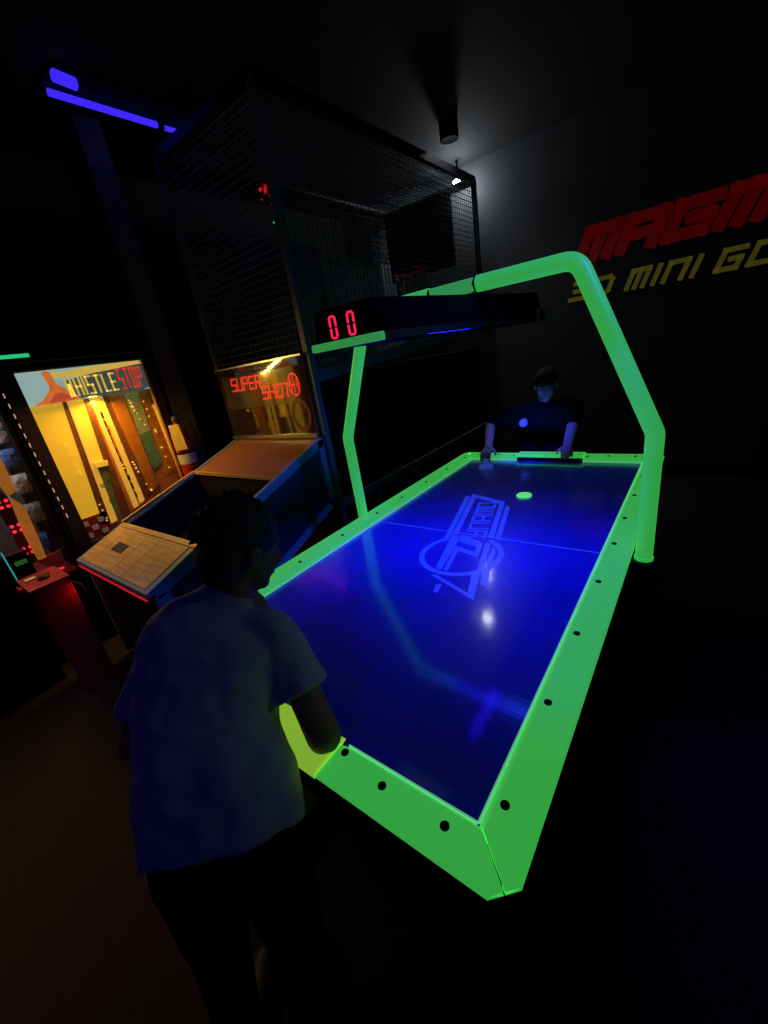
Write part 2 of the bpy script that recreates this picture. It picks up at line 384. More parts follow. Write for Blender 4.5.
# ------------------------------------------------------------------ air hockey table
T = thing('air_hockey_table', (PW / 2, MY, 0), 'black air hockey table with a glowing blue playfield and bright green rails', 'air hockey table')
MB().hexa([(0.06, 0.08, 0.16), (PW - .06, 0.08, 0.16), (PW - .06, PL - .08, 0.16), (0.06, PL - .08, 0.16),
           (-0.080, -0.080, 0.700), (PW + .080, -0.080, 0.700), (PW + .080, PL + .080, 0.700), (-0.080, PL + .080, 0.700)]).build('table_body', M['blackmatte'], T, bevel=0.01)
fb = MB()
for y0, y1 in ((-.085, -.03), (PL + .03, PL + .085)): fb.box((-.085, y0, 0.70), (PW + .085, y1, 0.8085))
for x0, x1 in ((-.085, -.03), (PW + .03, PW + .085)): fb.box((x0, -.03, 0.70), (x1, PL + .03, 0.8085))
fb.build('apron', M['blackmatte'], T)
for x in (0.16, PW - 0.16):
    for y in (0.2, PL - 0.2):
        MB().box((x - .07, y - .09, 0.01), (x + .07, y + .09, 0.2)).build('leg', M['blackmatte'], T, bevel=0.01)
pf = MB().box((-0.001, -0.001, 0.77), (PW + .001, PL + .001, ZP)).build('playfield', M['playfield'], T)
ln = MB().box((0, MY - 0.004 - 0.03, ZP), (PW, MY + 0.004 - 0.03, ZP + 0.0006)).build('centre_line', M['logo'], pf)

CH = 0.085; RO = 0.105; ZR = 0.82


def fm(d): return d if d <= CH else CH - (d - CH)


prof = [(0.0, 0.789), (0.004, 0.797), (0.018, 0.818), (0.021, ZR), (CH, ZR), (RO - 0.002, ZR), (RO, ZR - 0.002), (RO, 0.810), (CH, 0.810), (0.0, 0.780)]


def rail(name, mapf, a_fn, b_fn, parent, mt='uvgreen', pr=prof):
    m_ = MB(); n = len(pr)
    vs = [mapf(d, a_fn(d), z) for d, z in pr] + [mapf(d, b_fn(d), z) for d, z in pr]
    m_.add(vs, [tuple(range(n)), tuple(range(2 * n - 1, n - 1, -1))] + [(i, (i + 1) % n, n + (i + 1) % n, n + i) for i in range(n)])
    return m_.build(name, M[mt], parent)


g = 0.0018
rR = rail('side_rail', lambda d, s, z: (PW + d, s, z), lambda d: -fm(d) + g, lambda d: PL + fm(d) - g, T)
rL = rail('side_rail', lambda d, s, z: (-d, s, z), lambda d: -fm(d) + g, lambda d: PL + fm(d) - g, T)
G0, G1 = 0.345, 0.79
ends = []
for yf, sg in ((0, -1), (PL, 1)):
    mp_ = (lambda yf, sg: (lambda d, s, z: (s, yf + sg * d, z)))(yf, sg)
    e1 = rail('end_rail', mp_, lambda d: G1 + g, lambda d: PW + fm(d) - g, T)
    e2 = rail('end_rail', mp_, lambda d: -fm(d) + g, lambda d: G0 - g, T)
    gp = [(0.0, 0.817), (0.006, 0.826), (0.02, 0.832), (RO, 0.830), (RO + .003, 0.826), (RO + .003, 0.810), (0.02, 0.808), (0.02, 0.812)]
    gc = rail('goal_cap', mp_, lambda d: G0, lambda d: G1, T, 'goal_warm_lit' if sg < 0 else 'uvgreen', gp)
    if sg < 0: gc['label'] = 'green goal cover tinted yellow by warm light'
    MB().box((G0 + .01, yf + sg * 0.001, 0.791), (G1 - .01, yf + sg * 0.017, 0.811)).build('goal_slot', M['blackmatte'], gc)
    ends.append((e1, e2, yf, sg))
# thin pale inner lips
MB().box((PW - .004, 0.004, ZP), (PW, PL - .004, ZP + .007)).build('rail_lip', M['lip'], rR)
MB().box((0, 0.004, ZP), (0.004, PL - .004, ZP + .007)).build('rail_lip', M['lip'], rL)
for e1, e2, yf, sg in ends:
    y0, y1 = (yf, yf - sg * 0.004)
    MB().box((G1 + .003, y0, ZP), (PW - .004, y1, ZP + .007)).build('rail_lip', M['lip'], e1)
    MB().box((0.004, y0, ZP), (G0 - .003, y1, ZP + .007)).build('rail_lip', M['lip'], e2)


def bolt(x, y, par):
    MB().lathe([(0.0095, 0), (0.0095, 0.002), (0.007, 0.0035), (0.001, 0.0036)], (x, y, ZR), seg=14).build('bolt', M['bolt'], par)


for y in (0.044, 0.32, 0.60, 0.90, 1.20, 1.46, 1.75, 2.04, 2.33): bolt(PW + 0.036, y, rR); bolt(-0.036, y, rL)
for e1, e2, yf, sg in ends:
    for x in (1.085, 0.936): bolt(x, yf + sg * 0.048, e1); bolt(PW - x, yf + sg * 0.048, e2)
    bolt(G1 + 0.024, yf + sg * 0.03, e1); bolt(G0 - 0.024, yf + sg * 0.03, e2)
# puck return box under the near end
pr_ = MB().hexa([(0.40, -0.16, 0.50), (0.74, -0.16, 0.50), (0.74, -0.04, 0.50), (0.40, -0.04, 0.50), (0.40, -0.13, 0.66), (0.74, -0.13, 0.66), (0.74, -0.06, 0.68), (0.40, -0.06, 0.68)]).build('puck_return', M['black'], T, bevel=0.006)
# coin panel on the long side
cp = MB().box((PW + 0.045, 0.95, 0.38), (PW + 0.075, 1.2, 0.62)).build('coin_panel', M['black'], T, bevel=0.004)

# logo printed on the playfield (traced in table coordinates)
lg = MB(); ZL = ZP + 0.0003


def tp(zx, zy):
    p = on(400 + zx / 5.486, 480 + zy / 5.486, 2, ZP); return (p.x, p.y, ZL)


def lpoly(pts): lg.prism([tp(*p) for p in pts], (0, 0, 0.0006))


lpoly([(362, 88), (384, 92), (268, 322), (240, 326)])
lpoly([(398, 76), (418, 92), (318, 300), (288, 300)])
lpoly([(398, 76), (576, 120), (566, 136), (412, 96)])
lpoly([(548, 126), (576, 120), (513, 322), (484, 312)])
lpoly([(582, 142), (604, 150), (549, 332), (522, 324)])
lpoly([(286, 300), (330, 316), (226, 492), (196, 482)])
lpoly([(330, 316), (420, 352), (412, 366), (322, 334)])
lpoly([(306, 362), (328, 372), (262, 498), (240, 490)])
lpoly([(306, 362), (416, 400), (412, 418), (312, 386)])
lpoly([(168, 520), (200, 520), (392, 634), (400, 658)])
lpoly([(392, 520), (440, 512), (402, 658), (372, 622)])
lpoly([(470, 345), (500, 352), (446, 492), (426, 488)])
lpoly([(510, 366), (528, 390), (492, 468), (472, 470)])
lpoly([(458, 502), (498, 490), (474, 588), (440, 574)])
lpoly([(202, 572), (228, 574), (206, 620), (180, 610)])
cpt = [tp(*p) for p in ((106, 420), (572, 400), (340, 526))]
# circle through three traced points
ax_, ay_ = cpt[0][:2]; bx_, by_ = cpt[1][:2]; cx_, cy_ = cpt[2][:2]
dd = 2 * (ax_ * (by_ - cy_) + bx_ * (cy_ - ay_) + cx_ * (ay_ - by_))
ux = ((ax_**2 + ay_**2) * (by_ - cy_) + (bx_**2 + by_**2) * (cy_ - ay_) + (cx_**2 + cy_**2) * (ay_ - by_)) / dd
uy = ((ax_**2 + ay_**2) * (cx_ - bx_) + (bx_**2 + by_**2) * (ax_ - cx_) + (cx_**2 + cy_**2) * (bx_ - ax_)) / dd
rr = math.hypot(ax_ - ux, ay_ - uy)
hd = math.atan2(tp(488, 120)[1] - uy, tp(488, 120)[0] - ux)
gapw = math.radians(34)
N_ = 48
for k in range(N_):
    a0 = hd + gapw + (2 * math.pi - 2 * gapw) * k / N_; a1 = hd + gapw + (2 * math.pi - 2 * gapw) * (k + 1) / N_
    lg.prism([(ux + math.cos(a) * r_, uy + math.sin(a) * r_, ZL) for a, r_ in ((a0, rr - .024), (a0, rr), (a1, rr), (a1, rr - .024))], (0, 0, 0.0006))
o0 = V(tp(470, 316)); e_ = V(tp(532, 122)); top0 = V(tp(352, 292))
uu = (e_ - o0).normalized(); vv = V((-uu.y, uu.x, 0))
Lw = (e_ - o0).length; hh = (top0 - o0).dot(vv)
cw_ = Lw / 5 * 0.86
text(lg, 'YNAMO', o0 + V((0, 0, 0)), uu, vv, (0, 0, 1), cw_, hh * 0.92, Lw / 5 * 0.17, 0.013, 0.0006, ext=0.5)
lpoly([(320, 316), (345, 300), (436, 340), (420, 366)]); lpoly([(420, 366), (436, 340), (452, 350), (424, 424), (404, 420)])
lg.build('table_logo', M['logo'], pf)

# ------------------------------------------------------------------ overhead arch and score unit
A = thing('overhead_score_arch', (PW / 2, MY, 0.6), 'green tubular arch over the table holding a long black score unit', 'score arch')
TR = 0.029


def fillet(pts, rad, n=7):
    out = [V(pts[0])]
    for i in range(1, len(pts) - 1):
        p = V(pts[i]); a = (V(pts[i - 1]) - p).normalized(); b = (V(pts[i + 1]) - p).normalized()
        ang = a.angle(b); d = rad / math.tan(ang / 2)
        p0 = p + a * d; p1 = p + b * d
        for k in range(n + 1):
            q = k / n; out.append(p0 * (1 - q)**2 + p * 2 * q * (1 - q) + p1 * q * q)
    out.append(V(pts[-1])); return out


def mx_(x): return PW - x


Rp = [(1.268, MY, 0.782), (1.272, MY, 1.262), (1.02, MY, 1.842), (0.67, MY, 1.845)]
MB().tube(fillet(Rp, 0.07), TR, 20).build('arch_tube', M['uvgreen_tube'], A, smooth=True)
MB().tube(fillet([(mx_(x), y, z) for x, y, z in Rp], 0.07), TR, 20).build('arch_tube', M['uvgreen_tube'], A, smooth=True)
for sx in (1, -1):
    xx = PW / 2 + sx * (1.268 - PW / 2)
    MB().box((xx - .04, MY - .05, 0.60), (xx + .04, MY + .05, 0.775)).build('mounting_bracket', M['blackmatte'], A, bevel=0.004)
    MB().lathe([(TR + .003, -0.008), (TR + .003, 0.004)], (xx, MY, 0.785), seg=20).build('foot_collar', M['uvgreen_tube'], A)
    xs = PW / 2 + sx * 0.105
    MB().lathe([(TR - .004, -0.012), (TR - .004, 0.012)], (xs - sx * 0.012, MY, 1.845), 'x', 20).build('coupling', M['bolt'], A)
MB().hexa([(0.47, MY - .028, 1.822), (0.66, MY - .028, 1.822), (0.66, MY + .028, 1.822), (0.47, MY + .028, 1.822),
           (0.47, MY - .022, 1.868), (0.66, MY - .022, 1.868), (0.66, MY + .022, 1.868), (0.47, MY + .022, 1.868)]).build('top_bracket', M['uvgreen_dim'], A, bevel=0.003)
UX0, UX1, UY0, UY1 = 0.442, 0.698, 0.50, 1.90
un = MB().hexa([(UX0, UY0 + .01, 1.712), (UX1, UY0 + .01, 1.712), (UX1, UY1, 1.712), (UX0, UY1, 1.712),
                (UX0 + .01, UY0 + .02, 1.80), (UX1 - .03, UY0 + .02, 1.80), (UX1 - .03, UY1, 1.822), (UX0 + .03, UY1, 1.822)]).build('score_housing', M['hood'], A, bevel=0.004)
MB().box((UX0, UY0 + .02, 1.692), (UX0 + .012, UY1, 1.713)).build('housing_edge', M['black'], A)
MB().box((UX1 - .012, UY0 + .02, 1.692), (UX1, UY1, 1.713)).build('housing_edge', M['black'], A)
for ye, em in ((UY0, 'uvgreen_dim'), (UY1 - .012, 'hood')):
    MB().box((UX0 - .004, ye - .006, 1.690), (UX1 + .004, ye + .016, 1.712)).build('end_bar', M[em], A, bevel=0.003)
for xt in (UX1 - 0.030,):
    MB().tube([(xt, 0.80, 1.7045), (xt, 1.10, 1.7045)], 0.0125, 12).build('uv_tube', M['uvtube2'], A, smooth=True)
MB().box((0.636, 0.83, 1.702), (0.684, 1.13, 1.7065)).build('uv_glow_panel', mat('uv_glow_panel', (0.1, 0.05, 0.6), 0.3, emit=(0.025, 0.004, 1.0), es=9, var=0), A)  # glowing panel added to strengthen the blue reflection on the playfield
cl = MB().box((UX1 - .004, 1.80, 1.68), (UX1 + .01, 1.812, 1.735)).box((UX1 - .004, 1.80, 1.735), (UX1 + .012, 1.91, 1.742)).box((UX1 - .004, 1.80, 1.68), (UX1 + .012, 1.91, 1.687)).box((UX1 - .004, 1.902, 1.68), (UX1 + .012, 1.912, 1.742))
cl.build('metal_clip', M['wire'], A)


def seven(mb_, cx, cz, y, w_, h_, th):
    a = w_ / 2; b = h_ / 2; gp_ = th * 0.35
    for (x0, z0, x1, z1) in ((-a, b, a, b), (-a, -b, a, -b), (-a, 0, -a, b), (a, 0, a, b), (-a, -b, -a, 0), (a, -b, a, 0)):
        d = V((x1 - x0, 0, z1 - z0)).normalized()
        p0 = V((cx + x0, y, cz + z0)) + d * gp_; p1 = V((cx + x1, y, cz + z1)) - d * gp_
        sd = d.cross(V((0, -1, 0))).normalized() * th / 2
        mb_.prism([p0 - sd, p0 + sd, p1 + sd, p1 - sd], (0, -0.003, 0))


MB().box((0.485, UY0 + .001, 1.716), (0.66, UY0 + .014, 1.792)).build('display_panel', M['hood'], un)
for cx in (0.537, 0.605):
    s_ = MB(); seven(s_, cx, 1.747, UY0 + 0.0005, 0.021, 0.056, 0.0055); s_.build('score_digit', M['led'], un)
for cx in (0.537, 0.605):
    s_ = MB(); seven(s_, cx, 1.752, UY1 + 0.004, 0.021, 0.056, 0.0055); s_.build('score_digit', M['led'], un)

tag(MB().lathe([(0.040, 0), (0.042, 0.002), (0.042, 0.006), (0.040, 0.008), (0.02, 0.008)], (0.635, 1.708, ZP + .001), seg=32).build('puck', M['puck'], smooth=True),
    'round glowing green puck sliding on the far half of the blue playfield', 'puck')
ml = thing('mallet', (0.2, 2.19, ZP + .0005), 'pale blue striker under the far player\'s reaching hand', 'mallet')
MB().lathe([(0.048, 0), (0.050, 0.004), (0.050, 0.016), (0.044, 0.022), (0.03, 0.019), (0.02, 0.018)], (0.2, 2.19, ZP + .0005), seg=32).build('base', M['mallet'], ml, smooth=True)
MB().lathe([(0.016, 0.015), (0.016, 0.04), (0.020, 0.055), (0.014, 0.064), (0.004, 0.066)], (0.2, 2.19, ZP + .0005), seg=24).build('grip', M['mallet'], ml, smooth=True)

# ------------------------------------------------------------------ basketball machine
X0, X1 = -1.66, -0.65
B = thing('basketball_machine', ((X0 + X1) / 2, 2.2, 0), 'long dark basketball arcade machine with a wire cage beside the green-railed table', 'arcade machine')
YB0, YB1 = 0.17, 1.47
zt = lambda y: 0.762 + (y - 0.17) * (1.205 - 0.762) / 1.30   # top slope of the side frame
# side panels with grey-blue trim
for xs, sg in ((X1, 1), (X0, -1)):
    p = MB().prism([(xs - sg * .03, YB0 + .03, 0.04), (xs - sg * .03, YB0 + .03, zt(YB0) - .03), (xs - sg * .03, YB1, zt(YB1) - .03), (xs - sg * .03, YB1, 0.74), (xs - sg * .03, 0.62, 0.42), (xs - sg * .03, 0.55, 0.04)], (sg * 0.02, 0, 0))
    sp = p.build('side_panel', M['navy'], B)
    f_ = MB()
    x_ = xs - sg * 0.015
    f_.beam((x_, YB0, zt(YB0) - .025), (x_, YB1 + .01, zt(YB1) - .025), 0.03, 0.055)
    f_.beam((x_, YB0 + .03, 0.03), (x_, YB0 + .03, zt(YB0) - .03), 0.03, 0.075, up=(0, 1, 0))
    f_.beam((x_, YB1 - .015, 0.72), (x_, YB1 - .015, zt(YB1) - .02), 0.03, 0.05, up=(0, 1, 0))
    f_.beam((x_, YB1, 0.735), (x_, 0.60, 0.40), 0.03, 0.05)
    f_.build('side_frame', M['bluebar'], sp)
ya, yb = 0.130, 0.452
# front box
MB().box((X0 + .012, YB0 + .02, 0.04), (X1 - .04, YB0 + .05, 0.70)).build('front_panel', M['blackmatte'], B)
MB().box((X0 + .01, ya - .004, 0.722), (X1 - .02, ya + .004, 0.728)).build('trim_strip', M['led_red_dim'], B)['label'] = 'thin red strip'
fl = MB(); fl.box((-1.42, YB0 + .012, 0.56), (-1.415, YB0 + .02, 0.60)); fl.build('coin_door_latch', M['steel'], B)
# pale plank ball tray cover
ya, yb = 0.130, 0.452
za, zb = 0.765, 0.885
tray = MB().hexa([(X0, ya, za - .03), (X1, ya, za - .03), (X1, yb, zb - .03), (X0, yb, zb - .03), (X0, ya, za), (X1, ya, za), (X1, yb, zb), (X0, yb, zb)]).build('front_tray', M['bluebar'], B, bevel=0.003)
for k in range(6):
    a = X0 + 0.035 + k * (X1 - X0 - 0.08) / 6; b = a + (X1 - X0 - 0.08) / 6 - 0.004
    def zq(y): return za + (y - ya) / (yb - ya) * (zb - za)
    y0, y1 = ya + 0.02, yb - 0.035
    MB().hexa([(a, y0, zq(y0) - .001), (b, y0, zq(y0) - .001), (b, y1, zq(y1) - .001), (a, y1, zq(y1) - .001), (a, y0, zq(y0) + .004), (b, y0, zq(y0) + .004), (b, y1, zq(y1) + .004), (a, y1, zq(y1) + .004)]).build('plank', M['plank'], tray)
MB().hexa([(X0 + .03, yb - .03, zq(yb - .03)), (X1, yb - .03, zq(yb - .03)), (X1, yb, zb), (X0 + .03, yb, zb), (X0 + .03, yb - .03, zq(yb - .03) + .006), (X1, yb - .03, zq(yb - .03) + .006), (X1, yb, zb + .006), (X0 + .03, yb, zb + .006)]).build('tray_edge', M['plank'], tray)
MB().hexa([(-1.40, .26, zq(.26) + .003), (-1.25, .26, zq(.26) + .003), (-1.25, .32, zq(.32) + .003), (-1.40, .32, zq(.32) + .003), (-1.40, .26, zq(.26) + .007), (-1.25, .26, zq(.26) + .007), (-1.25, .32, zq(.32) + .007), (-1.40, .32, zq(.32) + .007)]).build('instruction_plate', M['black'], tray)
# ball ramp: black well then brown board
yr = 1.035
MB().hexa([(X0 + .03, yb, zb - .33), (X1 - .04, yb, zb - .33), (X1 - .04, yr, zt(yr) - .33), (X0 + .03, yr, zt(yr) - .33), (X0 + .03, yb, zb - .30), (X1 - .04, yb, zb - .30), (X1 - .04, yr, zt(yr) - .30), (X0 + .03, yr, zt(yr) - .30)]).box((X0 + .028, yb - .01, 0.55), (X1 - .04, yb, zb - .02)).box((X0 + .028, yr, 0.6), (X1 - .04, yr + .01, zt(yr) - .02)).prism([(X0 + .031, yb - .02, 0.5), (X0 + .031, yb - .02, zt(yb) - .012), (X0 + .031, yr + .01, zt(yr) - .012), (X0 + .031, yr + .01, 0.5)], (0.012, 0, 0)).build('ball_well', M['blackmatte'], B)
MB().hexa([(X0, yr, zt(yr) - .025), (X1 - .03, yr, zt(yr) - .025), (X1 - .03, YB1, zt(YB1) - .025), (X0, YB1, zt(YB1) - .025), (X0, yr, zt(yr) - .005), (X1 - .03, yr, zt(yr) - .005), (X1 - .03, YB1, zt(YB1) - .005), (X0, YB1, zt(YB1) - .005)]).build('ramp_board', M['ramp'], B)
MB().beam((X0, yr, zt(yr) - .005), (X1 - .03, yr, zt(yr) - .005), 0.018, 0.02).build('ramp_edge', M['plank'], B)
MB().beam((X0 + .008, yb, zb), (X0 + .008, yr, zt(yr)), 0.02, 0.02).build('well_edge', M['plank'], B)
# display panel with red LED words
ZS0, ZS1 = 1.225, 1.735
dp = MB().box((X0 - .02, 1.475, ZS0), (X1 - .02, 1.50, ZS1)).build('display_board', M['glass_dark'], B)
MB().box((X0 - .02, 1.455, ZS0 - .02), (X1 - .02, 1.478, ZS0 + .005)).build('display_ledge', M['steel'], dp)
MB().box((X0 - .02, 1.460, ZS1), (X1 - .02, 1.478, ZS1 + .012)).build('display_ledge', M['steel'], dp)
yd = 1.4745


def led_text(mb_, s, x, z, cw, ch, gap, shear=0.15):
    for c in s:
        for l in G[c]:
            for a, b in zip(l, l[1:]):
                L_ = math.hypot((b[0] - a[0]) / 4 * cw, (b[1] - a[1]) / 6 * ch); n = max(1, round(L_ / 0.0125))
                for k in range(n + 1):
                    q = k / n; px = x + (a[0] + (b[0] - a[0]) * q) / 4 * cw + shear * (a[1] + (b[1] - a[1]) * q) / 6 * ch; pz = z + (a[1] + (b[1] - a[1]) * q) / 6 * ch
                    mb_.prism([(px + 0.0072 * math.cos(t_), yd, pz + 0.0072 * math.sin(t_)) for t_ in [i * math.pi / 3 for i in range(6)]], (0, -0.002, 0))
        x += cw + gap


sl = MB(); led_text(sl, 'SUPER', -1.52, 1.575, 0.054, 0.085, 0.022); sl.build('led_word', M['led2'], dp)
sl = MB(); led_text(sl, 'SHOT', -1.165, 1.495, 0.060, 0.085, 0.022); sl.build('led_word', M['led2'], dp)
sl = MB(); bc = (-0.805, 1.565); br_ = 0.062
for k in range(28):
    a = 2 * math.pi * k / 28; px, pz = bc[0] + br_ * 0.85 * math.cos(a), bc[1] + br_ * math.sin(a) * 1.15
    sl.box((px - .0055, yd, pz - .0055), (px + .0055, yd - .002, pz + .0055))
for k in range(-4, 5):
    q = k / 4.5
    for px, pz in ((bc[0] + q * br_ * .85, bc[1]), (bc[0], bc[1] + q * br_ * 1.1), (bc[0] - .022 - .018 * (q * q), bc[1] + q * br_ * .9), (bc[0] + .03 + .012 * (q * q), bc[1] + q * br_ * .8)):
        sl.box((px - .0045, yd, pz - .0045), (px + .0045, yd - .002, pz + .0045))
sl.build('led_basketball', M['led2'], dp)
# printed art on the display board: dark plate behind the words and ring ornament
MB().box((X0 + .03, 1.4755, 1.44), (X1 - .12, 1.474, 1.68)).build('word_plate', mat('smoky_plate', (0.10, 0.085, 0.06), 0.12, spec=0.8, coat=1), dp)
og = MB()
for k in range(28):
    a0, a1 = 2 * math.pi * k / 28, 2 * math.pi * (k + 1) / 28
    og.prism([(-0.80 + math.cos(a) * r_ * .8, 1.475, 1.36 + math.sin(a) * r_) for a, r_ in ((a0, .085), (a0, .115), (a1, .115), (a1, .085))], (0, -0.0015, 0))
og.build('ring_ornament', M['brownp'], dp)
tx = MB(); text(tx, 'WIN', (-1.38, 1.4748, 1.37), (1, 0, 0), (0, 0, 1), (0, -1, 0), 0.05, 0.05, 0.02, 0.008, 0.001)
# cage
ZB, ZT, YC = 1.60, 3.11, 4.22
pth = 0.045


def post(x, y, z0, z1, mt='gunmetal', w_=pth): return MB().box((x - w_ / 2, y - w_ / 2, z0), (x + w_ / 2, y + w_ / 2, z1)).build('cage_post', M[mt], B, bevel=0.003)


post(X1, 1.515, 0.55, ZT); post(X0 - .03, 1.515, ZS1, ZT)
post(X1, YC, 1.7, ZT, 'black'); post(X0 - .03, YC, 0.0, ZT, 'black')
MB().box((X1 - .05, 1.50, 0.02), (X1 - .02, 1.53, 0.62)).build('lower_post', M['reddrk'], B)['label'] = 'red lower post'
MB().box((X1 - .018, 1.505, 0.02), (X1 + .018, 1.545, 0.56)).build('lower_post', M['gunmetal'], B)
fr_ = MB()
for x in (X1, X0 - .03): fr_.beam((x, 1.5, ZT), (x, YC, ZT), .05, .06)
for y in (1.515, YC): fr_.beam((X0 - .03, y, ZT), (X1, y, ZT), .05, .06)
fr_.build('cage_top_frame', M['black'], B)
MB().beam((X1, 1.53, ZB - .01), (X1, YC, ZB + .19), 0.035, 0.075).build('cage_lower_bar', M['greybar'], B)
MB().beam((X0 - .03, 1.53, ZB - .01), (X0 - .03, YC, ZB + .19), 0.035, 0.075).build('cage_lower_bar', M['greybar'], B)
wm = MB(); z = ZB + .04
wr = 0.0021


def wire(mb_, a, b, r=wr): mb_.beam(a, b, 2 * r, 2 * r, up=(0.3, 0.5, 0.8))


k = 0
while z < ZT:
    ys = max(1.53, 1.53 + (z - ZB - .03) * 13.5) if z < ZB + .19 else YC
    y1_ = YC if z > ZB + .2 else min(YC, 1.53 + (z - ZB + .01) * 13.4)
    wire(wm, (X1 + .004, 1.53, z), (X1 + .004, y1_, z)); z += 0.044
y = 1.56
while y < YC:
    zb_ = ZB + (y - 1.53) / (YC - 1.53) * 0.2
    wire(wm, (X1 + .001, y, zb_), (X1 + .001, y, ZT)); y += 0.044
wm.build('mesh_side', M['wire'], B)
wm = MB(); z = ZB
while z < ZT: wire(wm, (X0 - .03, 1.53, z), (X0 - .03, YC, z)); z += 0.05
y = 1.56
while y < YC: wire(wm, (X0 - .03, y, ZB), (X0 - .03, y, ZT)); y += 0.05
wm.build('mesh_side', M['wire'], B)
wm = MB(); z = ZS1 + .04
while z < ZT: wire(wm, (X0 - .03, 1.515, z), (X1, 1.515, z)); z += 0.044
x = X0
while x < X1: wire(wm, (x, 1.515, ZS1 + .012), (x, 1.515, ZT)); x += 0.044
wm.build('mesh_front', M['wire'], B)
wm = MB(); x = X0
while x < X1: wire(wm, (x, 1.53, ZT), (x, YC, ZT)); x += 0.05
y = 1.56
while y < YC: wire(wm, (X0 - .03, y, ZT + .004), (X1, y, ZT + .004)); y += 0.05
wm.build('mesh_top', M['wire'], B)
# lower body behind the display, side rail and strut
MB().box((X0, 1.55, 0.74), (X1 - .05, YC - .02, 1.56)).build('rear_cabinet', M['blackmatte'], B)
MB().beam((X1, 1.53, 0.69), (X1, YC - .05, 0.69), 0.035, 0.05).build('lower_rail', M['greybar'], B)
MB().tube([(X1 - .01, 2.02, 0.68), (X1 - .05, 2.0, 0.42)], 0.012, 8).build('strut', M['greybar'], B)
for y in (2.9, YC - .1): MB().box((X1 - .03, y - .02, 0.0), (X1 + .01, y + .02, 0.69)).build('rear_leg', M['black'], B)
# backboard and hoop
bb = MB().box((X0 + .12, YC - .35, 2.38), (X1 - .10, YC - .31, 3.0)).build('backboard', M['hood'], B, bevel=0.01)
rm = MB(); c = V((-1.13, 3.62, 2.40)); ring = [c + V((math.cos(a), math.sin(a), 0)) * 0.17 for a in [2 * math.pi * i / 28 for i in range(29)]]
rm.tube(ring, 0.009, 8, cap=False).box((-1.17, 3.78, 2.37), (-1.09, 3.87, 2.43)).build('hoop', M['hoop'], bb, smooth=True)
nt_ = MB()
for i in range(12):
    a = 2 * math.pi * i / 12; a2 = a + math.pi / 12; a3 = a - math.pi / 12
    for q in (a2, a3):
        nt_.tube([c + V((math.cos(a), math.sin(a), 0)) * .17, c + V((math.cos(q) * .13, math.sin(q) * .13, -.12)), c + V((math.cos(2 * q - a) * .10, math.sin(2 * q - a) * .10, -.24))], 0.003, 5)
nt_.build('net', M['net'], bb)
# sloping inner side board catching the lamp light
MB().hexa([(X0 + .0, 3.0, 1.7), (X0 + .02, 3.0, 1.7), (X0 + .02, 4.1, 1.7), (X0 + .0, 4.1, 1.7), (X0 + .0, 3.0, 2.6), (X0 + .02, 3.0, 2.6), (X0 + .02, 4.1, 2.6), (X0 + .0, 4.1, 2.6)]).build('inner_side_board', M['backboard'], B)
# small LED scoreboard on the inner left side
sb = MB().box((X0 + .01, 2.20, 2.98), (X0 + .05, 2.50, 3.09)).build('timer_box', M['black'], B)
xd = X0 + .052
for i, (ya_, yb_, z0_, z1_) in enumerate(((2.26, 2.29, 3.02, 3.05), (2.31, 2.34, 3.01, 3.07), (2.36, 2.39, 3.0, 3.10), (2.41, 2.43, 2.99, 3.13))):
    MB().prism([(xd, ya_, z0_), (xd, yb_, z0_), (xd, yb_ + .02, z1_), (xd, ya_ + .02, z1_)], (0.003, 0, 0)).build('led_bar', M['led_red_dim'], sb)
for i in range(4): MB().box((xd, 2.31 + i * .035, 3.075), (xd + .003, 2.325 + i * .035, 3.082)).build('led_dot', M['led_red_dim'], sb)
for yq, zq_ in ((2.27, 2.96), (2.36, 2.94)): MB().box((xd, yq, zq_), (xd + .003, yq + .014, zq_ + .01)).build('led_dot', M['led_red_dim'], sb)
MB().box((xd, 2.345, 2.81), (xd + .003, 2.358, 2.822)).build('green_indicator', M['green_led'], sb)

# ------------------------------------------------------------------ coin machine (left)
XW = -2.0; WY0, WY1 = 0.215, 1.185; ZW = 1.958
Wm = thing('coin_machine', (XW - .33, (WY0 + WY1) / 2, 0), 'dark framed coin machine glowing yellow under a backlit desert sign', 'arcade machine')
GY0, GY1, GZ0, GZ1 = 0.325, 1.10, 0.745, 1.91
cab = MB()
cab.box((XW - .66, WY0, 0.02), (XW - .62, WY1, ZW)); cab.box((XW - .62, WY0, 0.02), (XW, WY0 + .02, ZW)); cab.box((XW - .62, WY1 - .02, 0.02), (XW, WY1, ZW))
cab.box((XW - .62, WY0, ZW - .03), (XW, WY1, ZW)); cab.box((XW - .6, WY0 + .02, 0.02), (XW - .02, WY1 - .02, 0.70))
cab.build('cabinet', M['ws_frame'], Wm)
df = MB()
df.box((XW - .03, WY0, 0.04), (XW, GY0, ZW)); df.box((XW - .03, GY1, 0.04), (XW, WY1, ZW)); df.box((XW - .03, GY0, GZ1), (XW, GY1, ZW)); df.box((XW - .03, GY0, 0.04), (XW, GY1, GZ0))
dfo = df.build('door_frame', M['ws_frame'], Wm, bevel=0.004)
gt_ = MB(); gt_.box((XW - .02, GY1 - .012, GZ0), (XW + .004, GY1, GZ1)); gt_.box((XW, GY0, GZ1 - .004), (XW + .004, GY1, GZ1 + .004)); gt_.build('gold_edge', M['gold'], dfo)
MB().box((XW - .01, WY0, ZW), (XW + .004, WY1, ZW + .006)).build('top_trim', M['steel'], dfo)
